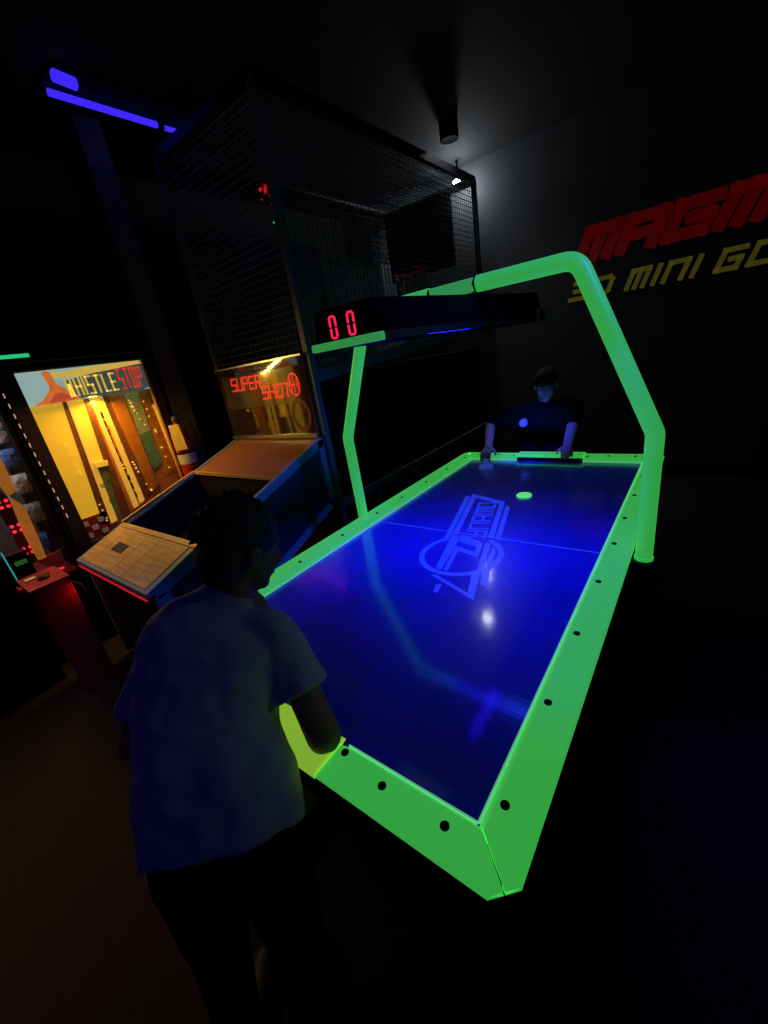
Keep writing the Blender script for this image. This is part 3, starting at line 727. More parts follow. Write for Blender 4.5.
for k in range(14):
    z0 = 1.80 - k * 0.062
    MB().box((XW, WY0 + .012 + .002 * k, z0 - .028), (XW + .005, WY0 + .018 + .002 * k, z0)).build('edge_light', mat('warm_edge_light', (0.6, 0.4, 0.25), 0.4, emit=(0.75, 0.42, 0.25), es=0.55) if k == 0 else M.get('edge') or bpy.data.materials['warm_edge_light'], dfo)
# marquee
SZ0, SZ1 = 1.700, 1.905
mq = MB().box((XW - .02, GY0, SZ0), (XW - .008, GY1, SZ1)).build('marquee', M['skyblue'], Wm)
xm = XW - .008
def mpoly(pts, mt, name, h=0.0012):
    q = MB(); q.prism([(xm, GY0 + a * (GY1 - GY0), SZ0 + b * (SZ1 - SZ0)) for a, b in pts], (h, 0, 0)); return q.build(name, M[mt], mq)
mpoly([(.30, .62), (.62, .80), (.80, .98), (1, .98), (1, .06), (.92, .0), (.38, .0), (.34, .3)], 'navyprint', 'marquee_backdrop', 0.0008)
mpoly([(.22, .88), (.55, .98), (.95, 1.0), (1, .9), (.7, .8), (.4, .72), (.24, .76)], 'yelletter', 'marquee_sun_band')
mpoly([(.03, .0), (.10, .12), (.17, .35), (.19, .5), (.185, .72), (.17, .92), (.20, .99), (.235, .95), (.24, .75), (.25, .55), (.30, .38), (.36, .1), (.38, .0)], 'rock', 'marquee_rock', 0.0018)
mpoly([(.14, .0), (.2, .25), (.25, .3), (.32, .15), (.38, .0)], 'rock2', 'marquee_rock_shadow', 0.0026)
q = MB(); Lm = GY1 - GY0
text(q, 'WHISTLE', (xm, GY0 + .305 * Lm, SZ0 + .02), (0, 1, 0), (0, 0, 1), (1, 0, 0), 0.042, 0.125, 0.009, 0.0125, 0.003, ext=.4)
q.build('marquee_word', M['yelletter'], mq)
q = MB(); text(q, 'STOP', (xm, GY0 + .735 * Lm, SZ0 + .02), (0, 1, 0), (0, 0, 1), (1, 0, 0), 0.036, 0.145, 0.008, 0.0125, 0.003, ext=.4)
q.build('marquee_word', M['redletter'], mq)
q = MB(); q.lathe([(0.03, 0), (0.03, 0.003)], (xm, GY1 - .045, SZ0 + .08), 'x', 20); q.build('marquee_badge', M['navyprint'], mq)
# inner field: traced on the plane of the inner board
XI = XW - .10
MB().box((XI - .02, GY0 - .05, 0.70), (XI, GY1 + .05, GZ1)).build('inner_board', M['oran'], Wm)
fld = [
    ('yellow_lane', 'yel', .004, [(26, 404), (61, 400), (104, 521), (82, 530)]),
    ('bead_strip', 'brownp', .008, [(61, 400), (65, 399), (111, 522), (103, 524)]),
    ('yellow_rail', 'yel2', .014, [(65, 399), (70, 399), (117, 520), (111, 523)]),
    ('yellow_lane', 'yel', .005, [(70, 399), (82, 397), (105, 463), (93, 466)]),
    ('gold_ledge', 'yel2', .03, [(92, 463), (106, 460), (107, 465), (94, 468)]),
    ('dark_track', 'brownp', .006, [(82, 397), (88, 397), (130, 512), (122, 517)]),
    ('yellow_rail', 'yel2', .016, [(88, 397), (92, 396), (138, 505), (134, 508)]),
    ('yellow_lane', 'yel', .005, [(92, 396), (98, 396), (112, 425), (107, 427)]),
    ('yellow_rail', 'yel2', .014, [(97, 396), (101, 395), (144, 500), (140, 503)]),
    ('dark_track', 'brownp', .006, [(101, 395), (106, 395), (150, 492), (145, 498)]),
    ('orange_rail', 'oran', .012, [(108, 394), (121, 393), (158, 486), (150, 492)]),
    ('green_window', None, .010, [(123, 394), (137, 392), (150, 430), (139, 434)]),
    ('teal_window', None, .010, [(139, 434), (150, 430), (162, 462), (153, 470)]),
    ('orange_lane', 'oran', .006, [(138, 392), (147, 391), (179, 468), (166, 475)]),
    ('gold_rail', 'yel2', .014, [(152, 405), (154, 404), (181, 468), (178, 470)]),
]
M['greenwin'] = mat('green_window', (0.35, 0.4, 0.14), 0.3, var=0.6, scale=50, emit=(0.4, 0.35, 0.1), es=0.1)
M['tealwin'] = mat('teal_window', (0.12, 0.3, 0.2), 0.3, var=0.5, scale=30)
for nm, mt, th, pts in fld:
    mt = M[mt] if mt else (M['greenwin'] if nm == 'green_window' else M['tealwin'])
    ps = [on(u, v_, 0, XI) for u, v_ in pts]
    MB().prism([(XI, p.y, p.z) for p in ps], (th, 0, 0)).build(nm, mt, Wm)
# beads, coins and cut-outs inside, as small parts of the board
for (u0, v0, u1, v1, n) in ((101, 412, 130, 490, 9), (106, 430, 140, 500, 8)):
    for i in range(n):
        q_ = (i + .3) / n; p = on(u0 + (u1 - u0) * q_, v0 + (v1 - v0) * q_, 0, XI + .012); MB().box((XI + .004, p.y - .010, p.z - .028), (XI + .010, p.y + .008, p.z + .018)).build('track_slot', M['ws_frame'], Wm)
cn = MB(); random.seed(3)
for i in range(60):
    l_ = random.choice(((63, 440, 108, 522), (104, 440, 146, 497), (118, 440, 152, 492), (153, 405, 180, 469), (128, 400, 146, 428), (143, 400, 170, 468)))
    q_ = random.random(); p = on(l_[0] + (l_[2] - l_[0]) * q_ + random.uniform(-1, 1), l_[1] + (l_[3] - l_[1]) * q_, 0, XI + .015)
    cn.lathe([(0.006, 0), (0.006, .004)], (XI + .015, p.y, p.z), 'x', 8)
cn.build('coins', M['yelletter'], Wm)['kind'] = 'stuff'
pm = [('picture_strip', (93, 468, 107, 466, 120, 516, 111, 521), 'greenpic')]
M['greenpic'] = mat('printed_picture', (0.25, 0.3, 0.12), 0.4, var=0.9, scale=25)
ps = [on(*p, 0, XI) for p in ((94, 468), (106, 465), (119, 514), (112, 520))]
MB().prism([(XI, p.y, p.z) for p in ps], (.011, 0, 0)).build('picture_strip', M['greenpic'], Wm)
M['greenprint'] = mat('green_print', (0.12, 0.4, 0.08), 0.5, var=.3)
for u, v_, a in ((103, 485, .02), (107, 478, .02), (112, 500, .022)):
    p = on(u, v_, 0, XI + .012); MB().box((XI + .011, p.y - a, p.z - a), (XI + .014, p.y + a, p.z + a * .6)).build('picture_patch', M['greenprint'], Wm)
ck = MB(); ps = on(88, 535, 0, XI + .012)
for i in range(3):
    for j in range(3):
        if (i + j) % 2 == 0: ck.box((XI + .008, 0.33 + i * .052, 0.75 + j * .045), (XI + .013, 0.33 + i * .052 + .042, 0.75 + j * .045 + .036))
ck.build('white_cards', M['white'], Wm)
MB().box((XI, GY0, 0.74), (XI + .008, 0.50, 0.90)).build('card_board', M['redp'], Wm)
# green light bar on top
gb = thing('light_bar', (-2.32, 0.25, ZW), 'short glowing green light bar standing above the yellow coin machine', 'light')
MB().tube([(-2.32, -0.05, 2.035), (-2.32, 0.52, 2.035)], 0.012, 10).build('tube', M['green_led'], gb, smooth=True)
for yb_ in (0.22, 0.5): MB().box((-2.345, yb_, ZW), (-2.335, yb_ + .02, 2.04)).build('stand', M['blackmatte'], gb)

# ------------------------------------------------------------------ prize machine further left
Pm = thing('prize_machine', (XW - .33, -0.25, 0), 'prize cabinet with orange trim and red bulbs left of the yellow coin machine', 'arcade machine')
PY0, PY1 = -0.75, 0.195
cb = MB(); cb.box((XW - .66, PY0, 0.02), (XW - .62, PY1, 1.95)); cb.box((XW - .62, PY0, 0.02), (XW, PY0 + .02, 1.95)); cb.box((XW - .62, PY1 - .02, 0.02), (XW, PY1, 1.95)); cb.box((XW - .62, PY0, 1.9), (XW, PY1, 1.95)); cb.box((XW - .62, PY0 + .02, 0.02), (XW - .0, PY1 - .02, 0.60))
cb.build('cabinet', M['blackmatte'], Pm)
MB().prism([(XW - .62, PY0 + .02, 0.60), (XW - .62, PY1 - .02, 0.60), (XW, PY1 - .02, 0.60), (XW, PY0 + .02, 0.60)], (0, 0, 0.02)).build('prize_shelf', M['redp'], Pm)
MB().box((XW - .60, PY0 + .02, 0.62), (XW - .58, PY1 - .02, 1.9)).build('back_panel', mat('dark_mottled_panel', (0.16, 0.15, 0.17), 0.3, var=0.9, scale=20), Pm)
# orange strip (stepped) and red bulbs
for pp in ([(-14, 438), (2, 461), (16, 491), (8, 496), (-14, 468)], [(8, 496), (13, 499), (24, 506), (38, 537), (46, 557), (38, 560), (24, 535)]):
    pw = [on(u, v_, 0, XW) for u, v_ in pp]
    MB().prism([(XW - .012, q.y, q.z) for q in pw], (.024, 0, 0)).build('orange_trim', M['orange_trim'], Pm)
pw = [on(u, v_, 0, XW) for u, v_ in ((-10, 480), (4, 494), (10, 500), (25, 530), (38, 561), (28, 566), (10, 530), (-10, 500))]
M['darkred'] = mat('dark_red_panel', (0.10, 0.006, 0.01), 0.4)
MB().prism([(XW - .016, q.y, q.z) for q in pw], (.012, 0, 0)).build('bulb_panel', M['darkred'], Pm)
for u, v_ in ((3.5, 504), (16.5, 528), (28, 550)):
    bq = MB(); q = on(u, v_, 0, XW)
    for i in range(2):
        for j in range(2): bq.lathe([(0.010, 0), (0.011, .005), (0.006, .010)], (XW - .004, q.y - .018 + i * .036, q.z - .020 + j * .036), 'x', 10)
    bq.build('bulb_cluster', M['led_pink'], Pm)
random.seed(8)
pcs = [('white', (0.6, 0.62, 0.7)), ('blue', (0.1, 0.2, 0.6)), ('pink', (0.7, 0.3, 0.35)), ('silver', (0.35, 0.38, 0.42))]
PM = [mat(n_ + '_prize', c_, 0.25, var=0.75, scale=45) for n_, c_ in pcs]
q4 = [on(u, v_, 0, XW - .03) for u, v_ in ((36, 561), (60, 549), (74, 584), (52, 569))]
M['pinkcard'] = mat('red_pink_card', (0.6, 0.12, 0.10), 0.4, var=.6, scale=40)
MB().prism([(XW - .03, q.y, q.z) for q in q4], (.012, 0, 0)).build('front_card', M['pinkcard'], Pm)
for u, v_ in ((62, 568), (65, 573), (67, 578)):
    q = on(u, v_, 0, XW - .018); MB().box((XW - .018, q.y - .02, q.z - .007), (XW - .014, q.y + .012, q.z + .007)).build('card_light', M['led_pink'], Pm)
# hanging prize bags
desc = ['crinkled white prize bag, topmost behind the orange trim', 'blue and white prize bag hanging below the topmost bag', 'crinkled pale foil prize bag, third from the top behind the trim',
        'silver foil prize bag hanging lower, with looping outline', 'bright blue narrow prize bag lowest behind the orange trim']
bags = []
for u, v_, mi, wy, hz in ((6, 432, 0, .05, .06), (14, 457, 1, .055, .055), (24, 483, 0, .05, .062), (36, 512, 3, .05, .065), (45, 541, 1, .03, .06)):
    q = on(u, v_, 0, XW - .12); bags.append((q.y, q.z, mi, wy * 1.25, hz * 1.05))
for (yy, zz, mi, wy, hz), ds_ in zip(bags, desc):
    q = MB(); cx0 = XW - .12
    nU, nV = 13, 13; vs = []
    for side in (1, -1):
        for i in range(nV):
            for j in range(nU):
                a = j / (nU - 1) * 2 - 1; b = i / (nV - 1) * 2 - 1
                e_2 = (1 - a**4) * (1 - b**4)
                puff = 0.025 * e_2 + 0.014 * noise.noise(V((a * 4 + zz * 9, b * 4, side * 2.0))) * e_2
                vs.append((cx0 + side * puff, yy + a * wy * (1 - .12 * abs(b)), zz + b * hz))
    fs = []
    for s0 in (0, nU * nV):
        for i in range(nV - 1):
            for j in range(nU - 1): a = s0 + i * nU + j; fs.append((a, a + 1, a + nU + 1, a + nU))
    q.add(vs, fs)
    o_ = q.build('prize_bag', PM[mi], smooth=True); tag(o_, ds_, 'prize bag', 'prize bags hanging in the left cabinet')
    MB().tube([(cx0, yy, zz + hz - .004), (cx0, yy, zz + hz + .008)], .004, 6).build('hanging_tab', M['steel'], o_)
# red console box in front
Rb = thing('ticket_console', (-1.625, -0.065, 0), 'small red console box with a black button standing left of the plank tray', 'console')
MB().hexa([(-1.70, -0.13, 0.0), (-1.50, -0.13, 0.0), (-1.50, 0.03, 0.0), (-1.70, 0.03, 0.0), (-1.77, -0.15, 0.735), (-1.478, -0.15, 0.735), (-1.478, 0.03, 0.735), (-1.77, 0.03, 0.735)]).build('console_body', M['redbox'], Rb, bevel=0.004)
ct = MB().box((-1.778, -0.163, 0.735), (-1.468, 0.036, 0.752)).build('console_top', M['redbox'], Rb, bevel=0.003)
MB().lathe([(0.030, 0), (0.030, .012), (0.022, .02), (.004, .021)], (-1.60, -0.06, 0.752), seg=20).build('button', M['black'], ct, smooth=True)
MB().box((-1.70, -0.135, 0.752), (-1.65, -0.085, 0.760)).build('button_plate', M['cream'], ct)
MB().box((-1.68, -0.07, 0.752), (-1.64, -0.02, 0.758)).build('button_plate', M['black'], ct)
for z_ in (0.56, 0.45): MB().lathe([(0.009, 0), (0.009, .006)], (-1.488, -0.06, z_), 'x', 12).build('lock', M['steel'], Rb)
MB().tube([(-1.52, 0.03, 0.70), (-1.49, 0.07, 0.66), (-1.48, 0.085, 0.58), (-1.5, 0.07, 0.54)], .006, 8).build('cable', M['black'], Rb)
# dark machine with cyan strip at the very left
Dm = thing('dark_cabinet', (-1.99, -0.36, 0), 'black low cabinet with a cyan light strip and small green display, far left', 'arcade machine')
MB().box((-1.96, -0.6, 0.0), (-1.80, -0.17, 0.90)).build('cabinet', M['blackmatte'], Dm, bevel=0.01)
c0 = on(1, 553, 0, -1.80); c1 = on(17, 580, 0, -1.80)
MB().beam((-1.798, c0.y, c0.z), (-1.798, c1.y, c1.z), 0.006, 0.006).build('light_strip', M['cyan'], Dm)
p = on(21, 562.5, 0, -1.80)
MB().box((-1.88, -0.165, 0.70), (-1.802, -.05, 0.90)).build('display_box', M['blackmatte'], Dm)
dsp = MB().box((-1.802, p.y - .03, p.z - .014), (-1.799, p.y + .03, p.z + .014)).build('display', M['green_disp'], Dm)

# ------------------------------------------------------------------ fire extinguisher on the column
ex = -1.915; ey = on(186, 440, 0, ex).y
ey -= .035
E = thing('fire_extinguisher', (ex, ey, 0.9), 'red fire extinguisher with yellow tag hanging right of the yellow coin machine', 'fire extinguisher')
MB().lathe([(0.045, 0), (0.066, 0.012), (0.068, 0.03), (0.068, 0.36), (0.060, 0.40), (0.036, 0.435), (0.022, 0.445), (0.022, 0.46)], (ex, ey, 0.90), seg=28).build('cylinder', M['ext_red'], E, smooth=True)
MB().lathe([(0.0692, 0.14), (0.0695, 0.141), (0.0695, 0.22), (0.0692, 0.221)], (ex, ey, 0.90), seg=28).build('label', M['cream'], E)
MB().lathe([(0.0705, 0.222), (0.0705, 0.24)], (ex, ey, 0.90), seg=28).box((-2.0, ey - .02, 1.125), (ex - .06, ey + .02, 1.14)).build('strap', M['black'], E)
MB().lathe([(0.018, 0), (0.022, 0.01), (0.022, 0.05), (0.012, 0.06)], (ex, ey, 1.36), seg=16).lathe([(0.014, 0), (0.014, .02)], (ex + .02, ey - .02, 1.385), 'x', 14).build('valve', M['steel'], E, smooth=True)
MB().beam((ex, ey - .01, 1.425), (ex + .02, ey + .13, 1.45), 0.022, 0.008).beam((ex, ey, 1.42), (ex + .01, ey + .045, 1.49), 0.02, 0.008).beam((ex + .01, ey + .045, 1.49), (ex + .02, ey + .09, 1.50), 0.02, 0.008).build('handle', M['black'], E)
MB().tube([(ex + .01, ey + .02, 1.385), (ex + .05, ey + .07, 1.38), (ex + .06, ey + .10, 1.28), (ex + .05, ey + .10, 1.15), (ex + .05, ey + .09, 1.06)], 0.009, 10).build('hose', M['black'], E, smooth=True)
MB().prism([(ex + .02, ey - .075, 1.36), (ex + .075, ey - .022, 1.36), (ex + .085, ey - .015, 1.16), (ex + .03, ey - .085, 1.16)], (.003, -.001, 0)).build('inspection_tag', M['tagyel'], E)

E.location.z += .05

# ------------------------------------------------------------------ ceiling black light and cage lamp
U = thing('ceiling_black_light', (-1.85, 1.4, ZC - .06), 'glowing violet-blue tube light on the ceiling, upper left', 'light fixture')
zt_ = ZC - .045
t0, t1, t2, t3, s0, s1 = [on(u, v_, 2, zt_) for u, v_ in ((48, 92), (157, 125), (161, 127), (188, 134.5), (53, 75), (75, 84))]
mid_ = (t0 + t3) / 2
MB().box((min(t0.x, t3.x) - .05, t0.y - .03, ZC - .02), (max(t0.x, t3.x, s1.x) + .05, t3.y + .03, ZC)).build('fixture_body', M['blackmatte'], U)
MB().tube([t0, t1], 0.019, 12).build('tube', M['uvtube'], U, smooth=True)
MB().tube([t2, t3], 0.015, 12).build('tube', M['uvtube'], U, smooth=True)
MB().tube([s0, s1], 0.030, 12).build('tube', M['uvtube'], U, smooth=True)
MB().box((t1.x - .03, t1.y - .002, ZC - .07), (t1.x + .03, t2.y + .002, ZC - .02)).build('tube_holder', M['blackmatte'], U)
lx, ly, lz = -0.90, 4.40, 3.19
Lp = thing('work_lamp', (lx, ly, lz), 'bright white lamp above the far top corner of the wire cage', 'lamp')
MB().lathe([(0.02, -0.05), (0.05, -0.035), (0.062, 0), (0.05, 0.035), (0.02, 0.055)], (lx, ly, lz), seg=20).build('bulb', M['bulb'], Lp, smooth=True)
MB().tube([(lx, ly, lz + .06), (lx, ly, ZC)], 0.012, 8).lathe([(0.03, 0), (0.03, 0.04)], (lx, ly, lz + .05), seg=16).build('lamp_holder', M['black'], Lp)
M['disc'] = mat('downlight_lens', (0.9, 0.9, 0.9), 0.3, emit=(0.9, 0.95, 1), es=110, var=0)
dx_, dy_ = -0.57, 3.60  # downlight added as the source of the white highlight on the playfield
Dl = thing('downlight', (dx_, dy_, ZC - .10), 'small black can downlight added on the ceiling beyond the overhead score unit', 'downlight')
MB().lathe([(0.080, -0.13), (0.080, 0.0), (0.074, 0.0), (0.074, -0.13), (0.080, -0.13)], (dx_, dy_, ZC), seg=28, cap=False).build('can', mat('can_black', (0.0006, 0.0006, 0.0006), 1.0, spec=0.0), Dl)
MB().lathe([(0.072, 0), (0.072, 0.004)], (dx_, dy_, ZC - .062), seg=28).build('lens', M['disc'], Dl)


# ------------------------------------------------------------------ people
def body_mesh(caps, name, mt, parent, vox=0.006, smooth=6, disp=0.0, dscale=8, factor=0.5):
    """union of tapered capsules (a, b, ra, rb) and ellipsoids (c, (rx,ry,rz), rot) as one continuous surface"""
    bm = bmesh.new()
    for c in caps:
        if isinstance(c[0], list): loft(bm, c)
        elif len(c) == 4:
            a, b, ra, rb = V(c[0]), V(c[1]), c[2], c[3]
            d = (b - a); L_ = d.length; q = d.to_track_quat('Z', 'Y').to_matrix().to_4x4() if L_ > 1e-6 else Matrix.Identity(4)
            # sphere-swept taper: rings
            rings = []
            for i in range(5): t_ = -math.pi / 2 + i * math.pi / 8; rings.append((ra * math.cos(t_), ra * math.sin(t_)))
            for i in range(5): t_ = i * math.pi / 8; rings.append((rb * math.cos(t_), L_ + rb * math.sin(t_)))
            seg = 16; vs = []
            for r_, h_ in rings:
                vs.append([bm.verts.new(a + q @ V((max(r_, 1e-4) * math.cos(2 * math.pi * k / seg), max(r_, 1e-4) * math.sin(2 * math.pi * k / seg), h_))) for k in range(seg)])
            for i in range(len(vs) - 1):
                for k in range(seg): bm.faces.new((vs[i][k], vs[i][(k + 1) % seg], vs[i + 1][(k + 1) % seg], vs[i + 1][k]))
            bm.faces.new(vs[0][::-1]); bm.faces.new(vs[-1])
        else:
            ce, r_, rot = c
            mtx = Matrix.Translation(V(ce)) @ rot.to_4x4() @ Matrix.Diagonal((*r_, 1))
            bmesh.ops.create_uvsphere(bm, u_segments=24, v_segments=16, radius=1, matrix=mtx)
    me = bpy.data.meshes.new(name); bm.to_mesh(me); bm.free()
    o = bpy.data.objects.new(name, me); COL.objects.link(o)
    rmd = o.modifiers.new('r', 'REMESH'); rmd.mode = 'VOXEL'; rmd.voxel_size = vox; rmd.use_smooth_shade = True
    if smooth: sm = o.modifiers.new('s', 'SMOOTH'); sm.iterations = smooth; sm.factor = factor
    bpy.context.view_layer.update()
    dg = bpy.context.evaluated_depsgraph_get(); me2 = bpy.data.meshes.new_from_object(o.evaluated_get(dg))
    bpy.data.objects.remove(o)
    o = bpy.data.objects.new(name, me2); COL.objects.link(o)
    off = wpos(parent)
    nrm = [v.normal.copy() for v in me2.vertices] if disp else None
    for i, v in enumerate(me2.vertices):
        if disp:
            p = v.co
            n_ = noise.noise(V((p.x * dscale, p.y * dscale, p.z * dscale * 0.55))) + 0.5 * noise.noise(p * dscale * 2.3)
            v.co = v.co + nrm[i] * disp * n_
        v.co = v.co - off
    me2.materials.clear(); me2.materials.append(mt)
    for p in me2.polygons: p.use_smooth = True
    o.parent = parent
    return o


def hand(caps, wrist, d, n, curl=0.5, s=1.0, side=1):
    """palm + five bent fingers; d = pointing direction, n = back-of-hand normal"""
    wrist = V(wrist); d = V(d).normalized(); n = (V(n) - d * V(n).dot(d)).normalized(); sdv = d.cross(n) * side
    for k in range(4):
        o_ = (k - 1.5) * 0.019 * s
        caps.append((wrist + sdv * o_ * 0.7, wrist + d * 0.075 * s + sdv * o_, 0.014 * s, 0.012 * s))
        ln_ = (0.068, 0.08, 0.074, 0.058)[k] * s
        p = wrist + d * 0.08 * s + sdv * o_ * 1.1; ang = 0.15
        for j in range(3):
            ang += curl; q = p + (d * math.cos(ang) - n * math.sin(ang)) * ln_ * (0.45, 0.32, 0.25)[j]
            caps.append((p, q, (0.0095 - j * .001) * s, (0.009 - j * .001) * s)); p = q
    p = wrist + d * 0.02 * s - sdv * 0.03 * s
    q = p + (d * 0.6 - sdv * 0.8 - n * 0.25).normalized() * 0.036 * s; caps.append((p, q, .013 * s, .011 * s))
    q2 = q + (d * 0.9 - sdv * 0.2 - n * 0.35).normalized() * 0.03 * s; caps.append((q, q2, .0105 * s, .0085 * s))


def head(caps, c, fwd, up, s=1.0):
    c = V(c); f_ = V(fwd).normalized(); u_ = (V(up) - f_ * V(up).dot(f_)).normalized(); l_ = u_.cross(f_)
    rot = Matrix((l_, f_, u_)).transposed()
    def P_(x, y, z): return c + l_ * x * s + f_ * y * s + u_ * z * s
    caps.append((P_(0, -0.012, 0.03), (0.074 * s, 0.092 * s, 0.088 * s), rot))
    caps.append((P_(0, 0.022, -0.03), (0.060 * s, 0.066 * s, 0.078 * s), rot))
    caps.append((P_(0, 0.058, -0.085), (0.026 * s, 0.024 * s, 0.020 * s), rot))       # chin
    caps.append((P_(0, 0.086, 0.012), P_(0, 0.104, -0.026), 0.008 * s, 0.012 * s))     # nose
    caps.append((P_(-0.03, 0.075, 0.028), P_(0.03, 0.075, 0.028), 0.011 * s, 0.011 * s))   # brow
    caps.append((P_(-0.017, 0.080, -0.056), P_(0.017, 0.080, -0.056), 0.008 * s, 0.008 * s))  # lips
    for sd in (-1, 1):
        caps.append((P_(sd * 0.036, 0.062, -0.02), (0.02 * s, 0.018 * s, 0.018 * s), rot))    # cheek
        caps.append((P_(sd * 0.078, -0.008, -0.004), (0.008 * s, 0.018 * s, 0.031 * s), rot))  # ear
    return P_, rot


def foot(c, d):
    c = V(c); d = V(d).normalized(); return [(c + V((0, 0, .045)), c + d * 0.17 + V((0, 0, .033)), .045, .034), (c - d * 0.04 + V((0, 0, .04)), c + V((0, 0, .045)), .038, .045)]


# near player, seen from behind
N = thing('person', (0.68, -0.36, 0), 'person seen from behind in a grey T-shirt leaning over the near end of the table', 'person')
RT = V((0.76, 0.65, 0.03)).normalized(); FW = V((-0.65, 0.76, 0)).normalized()
def dep(u, v, D): return CC + V([CR[0][k] * (u - 384) / FPX + CR[1][k] * (v - 512) / FPX + CR[2][k] for k in range(3)]) * D
rg = [(226, 842, .348, .185, .86), (224, 825, .350, .19, .87), (214, 780, .345, .19, .90), (208, 730, .335, .225, .955), (210, 680, .355, .22, .985), (214, 645, .375, .205, 1.01), (220, 618, .29, .17, 1.025), (228, 600, .16, .13, 1.03), (233, 588, .125, .125, 1.03)]
cen = [dep(u, v, D) for u, v, w_, t_, D in rg]
pel = cen[0] + V((0, 0, 0.0)); nk = cen[-1]; hc = dep(243, 549, 1.03)
chest = cen[5]
sL = chest - RT * .148 + V((0, 0, .0)); sR = chest + RT * .160 + V((0, 0, .01))
eL = dep(133, 745, 1.02); wL = eL + V((-.02, 0.17, -.02))
eR = dep(324, 735, .955); wR = V((0.585, 0.03, 0.868))
wL.z = max(wL.z, .882)
hcaps = []
HP, hrot = head(hcaps, hc, (0.12, 0.90, -0.42), (0.02, 0.35, 0.9), 1.02)
hcaps += [(nk - V((0, 0.01, 0.03)), hc + V((0, -0.03, -0.02)), 0.052, 0.052)]
hcaps += [(nk - V((0, .0, .08)), (chest + pel) / 2, .07, .07), ((chest + pel) / 2, pel + V((0, 0, .05)), .07, .06), (sL, sR, .04, .04)]
hcaps += [(sL, eL, .038, .036), (eL, wL, .036, .024), (sR, eR, .038, .042), (eR, wR, .038, .025)]
hand(hcaps, wL, (0.15, 1, -0.1), (0, .1, 1), 0.3, side=1); hand(hcaps, wR, (-0.75, .6, -0.12), (0, .1, 1), 0.45, side=-1)
pl2 = V((pel.x, pel.y, 0))
lk = pl2 - RT * .10 + V((0.02, -.02, .43)); rk = pl2 + RT * .10 + V((0, -.03, .43)); la = lk + V((.0, -.05, -.34)); ra_ = rk + V((.0, -.05, -.34))
hL, hR = pel - RT * .08 - V((0, 0, .05)), pel + RT * .08 - V((0, 0, .05))
hcaps += [(hL, lk, .075, .05), (lk, la, .048, .032), (hR, rk, .075, .05), (rk, ra_, .048, .032)]
body_mesh(hcaps, 'body', M['skin'], N, 0.0055, 4)
hp = []
hp.append((HP(0, -0.020, 0.046), (0.090, 0.102, 0.086), hrot)); hp.append((HP(0, -0.050, -0.020), (0.078, 0.060, 0.080), hrot))
random.seed(11)
for i in range(170):
    a = random.uniform(0, 2 * math.pi); b = random.uniform(-0.35, 1.5)
    dx, dy, dz = math.cos(b) * math.cos(a), math.cos(b) * math.sin(a), math.sin(b)
    if dy > 0.40 and dz < 0.55: continue
    if abs(dx) > .8 and dz < 0.05: continue
    p = HP(dx * 0.084, -0.022 + dy * 0.098, 0.045 + dz * 0.086); q = p + (hrot @ V((dx * .5 + random.uniform(-.5, .5), dy * .5 - .1, dz * .4 + random.uniform(-.5, .5)))) * 0.022
    hp.append((p, q, 0.009, 0.003))
body_mesh(hp, 'hair', M['hair'], N, 0.0035, 1, disp=0.002, dscale=60)


def loft(bm, rings, seg=40):
    vs = []
    for ce, a_, b_, w_, t_ in rings:
        row = []
        for k in range(seg):
            an = 2 * math.pi * k / seg; cs, sn = math.cos(an), math.sin(an)
            e = 0.82
            row.append(bm.verts.new(ce + a_ * (w_ * math.copysign(abs(cs)**e, cs)) + b_ * (t_ * math.copysign(abs(sn)**e, sn))))
        vs.append(row)
    for i in range(len(vs) - 1):
        for k in range(seg): bm.faces.new((vs[i][k], vs[i][(k + 1) % seg], vs[i + 1][(k + 1) % seg], vs[i + 1][k]))
    bm.faces.new(vs[0][::-1]); bm.faces.new(vs[-1])


rings = []
n_ = len(rg)
for i in range(n_):
    t_ = (cen[min(i + 1, n_ - 1)] - cen[max(i - 1, 0)]).normalized()
    a_ = (RT - t_ * RT.dot(t_)).normalized(); b_ = a_.cross(t_)
    rings.append([cen[i], a_, b_, rg[i][2] / 2, rg[i][3] / 2])
fine = []
for i in range(n_ - 1):      # smooth in-between rings
    p0, p1, p2, p3 = rings[max(i - 1, 0)], rings[i], rings[i + 1], rings[min(i + 2, n_ - 1)]
    for k in range(4):
        q = k / 4
        cr = lambda A, B, C_, D_: (B * 2 + (C_ - A) * q + (A * 2 - B * 5 + C_ * 4 - D_) * q * q + (B * 3 - A - C_ * 3 + D_) * q**3) * 0.5
        fine.append([cr(p0[m_], p1[m_], p2[m_], p3[m_]) for m_ in range(5)])
fine.append(rings[-1])
sc = [fine]
sc += [(chest.lerp(nk, .35), sL + RT * .03, .062, .058), (chest.lerp(nk, .35), sR - RT * .03, .062, .058)]
eLs = sL.lerp(eL, .62); eRs = sR.lerp(eR, .60)


def sleeve(a, b, e, r0, r1):
    d = (b - a).normalized(); p1 = (RT - d * RT.dot(d)).normalized(); p2 = p1.cross(d)
    L_ = (e - a).length; out = []
    for q, rr_ in ((0, r0 * .9), (.25, r0), (.55, (r0 + r1) / 2), (.8, r1 * .98), (1.0, r1)):
        out.append([a + d * L_ * q, p1, p2, rr_ * 1.04, rr_])
    return out


sc += [(sL + RT * .02, sL + RT * .019, .056, .056), (sR - RT * .02, sR - RT * .019, .058, .058)]
sc += [sleeve(sL + RT * .02, eL, eLs, .058, .060), sleeve(sR - RT * .02, eR, eRs, .060, .063)]
sh = body_mesh(sc, 'shirt', M['shirt'], N, 0.0055, 4, disp=0.010, dscale=10)
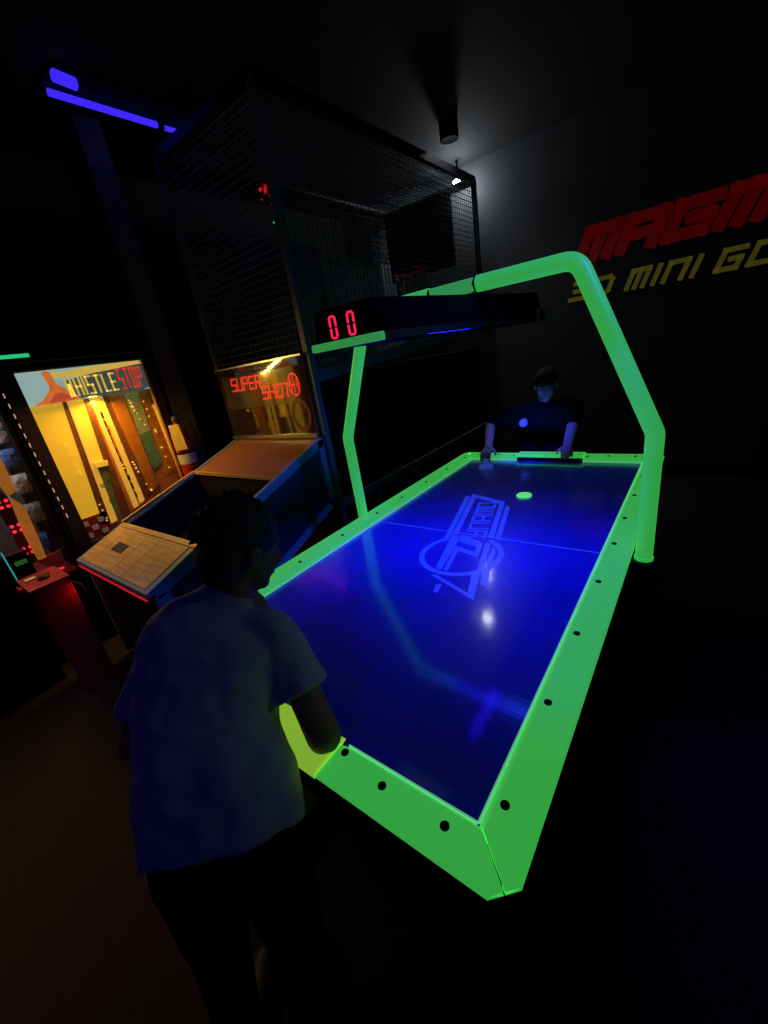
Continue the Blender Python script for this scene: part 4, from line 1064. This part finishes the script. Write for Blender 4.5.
# trousers
tc_ = [(pel - RT * .06 - V((0, 0, .03)), pel + RT * .06 - V((0, 0, .03)), .105, .105), (pel - RT * .08 - V((0, 0, .06)), lk, .088, .065), (lk, la + V((0, 0, .02)), .063, .05), (pel + RT * .08 - V((0, 0, .06)), rk, .088, .065), (rk, ra_ + V((0, 0, .02)), .063, .05)]
body_mesh(tc_, 'trousers', M['pants'], N, 0.009, 6, disp=0.004, dscale=10)
for a_ in (la, ra_): body_mesh(foot((a_.x, a_.y, 0), FW), 'shoe', M['shoe'], N, 0.007, 4)

# far player facing the camera
F = thing('person', (0.40, 3.0, 0), 'person in a black shirt facing the camera, reaching over the far end of the table', 'person')
pel = V((0.36, 2.98, 0.88)); nk = V((0.42, 2.80, 1.13)); hc = V((0.465, 2.72, 1.262))
sR_ = V((0.19, 2.78, 1.09)); sL_ = V((0.64, 2.78, 1.09))          # person's right arm is on the left of the photo
eR_ = V((0.05, 2.66, 0.99)); wR_ = V((0.165, 2.33, 0.902))
eL_ = V((0.66, 2.68, 0.985)); wL_ = V((0.665, 2.50, 0.862))
fc = []
HP, hrot = head(fc, hc, (0.12, -0.92, -0.25), (0.0, -0.25, 0.95), 1.0)
fc += [(nk - V((0, 0, .03)), hc + V((0, .03, -.03)), .055, .052), (nk - V((0, 0, .1)), pel, .10, .11), (sR_, sL_, .05, .05)]
fc += [(sR_, eR_, .045, .038), (eR_, wR_, .040, .027), (sL_, eL_, .045, .038), (eL_, wL_, .040, .027)]
hand(fc, wR_, (0.1, -1, -0.38), (0, -.35, 1), 0.45, side=1); hand(fc, wL_, (0.25, -1, -0.08), (0, -.1, 1), 0.15, side=-1)
lk, rk, la, ra_ = V((0.27, 2.98, .48)), V((.47, 2.98, .48)), V((.26, 3.03, .09)), V((.5, 3.03, .09))
fc += [(pel + V((-.08, 0, -.04)), lk, .075, .05), (lk, la, .05, .035), (pel + V((.08, 0, -.04)), rk, .075, .05), (rk, ra_, .05, .035)]
body_mesh(fc, 'body', M['skin2'], F, 0.0055, 4)
fh = [(HP(0, -.008, .052), (.084, .104, .072), hrot), (HP(0, -.03, .02), (.084, .07, .08), hrot), (HP(0, -.06, 0), (.068, .05, .075), hrot)]
body_mesh(fh, 'hair', M['hair'], F, 0.006, 3, disp=0.004, dscale=40)
fs = [(pel, nk - V((0, 0, .1)), .135, .14), (sR_ + V((.03, 0, -.02)), sL_ + V((-.03, 0, -.02)), .085, .085), (sR_, sR_.lerp(eR_, .85), .068, .058), (sL_, sL_.lerp(eL_, .85), .068, .058), (nk - V((0, 0, .03)), nk + V((0, 0, .01)), .07, .062), (V((.24, 2.8, 1.0)), V((.58, 2.8, 1.0)), .105, .105)]
fsh = body_mesh(fs, 'shirt', M['blackshirt'], F, 0.008, 8, disp=0.004, dscale=12)
MB().lathe([(0.002, -0.02), (0.028, -0.016), (0.032, 0.02)], (0.305, 2.683, 1.00), 'y', 20).build('chest_logo', M['badge'], fsh)
ft = [(pel + V((-.05, 0, -.03)), pel + V((.05, 0, -.03)), .125, .125), (pel + V((-.08, 0, -.06)), lk, .095, .068), (lk, la, .065, .052), (pel + V((.08, 0, -.06)), rk, .095, .068), (rk, ra_, .065, .052)]
body_mesh(ft, 'trousers', M['pants'], F, 0.01, 6)
for a_ in (la, ra_): body_mesh(foot((a_.x, a_.y, 0), (0, -1, 0)), 'shoe', M['shoe'], F, 0.008, 4)
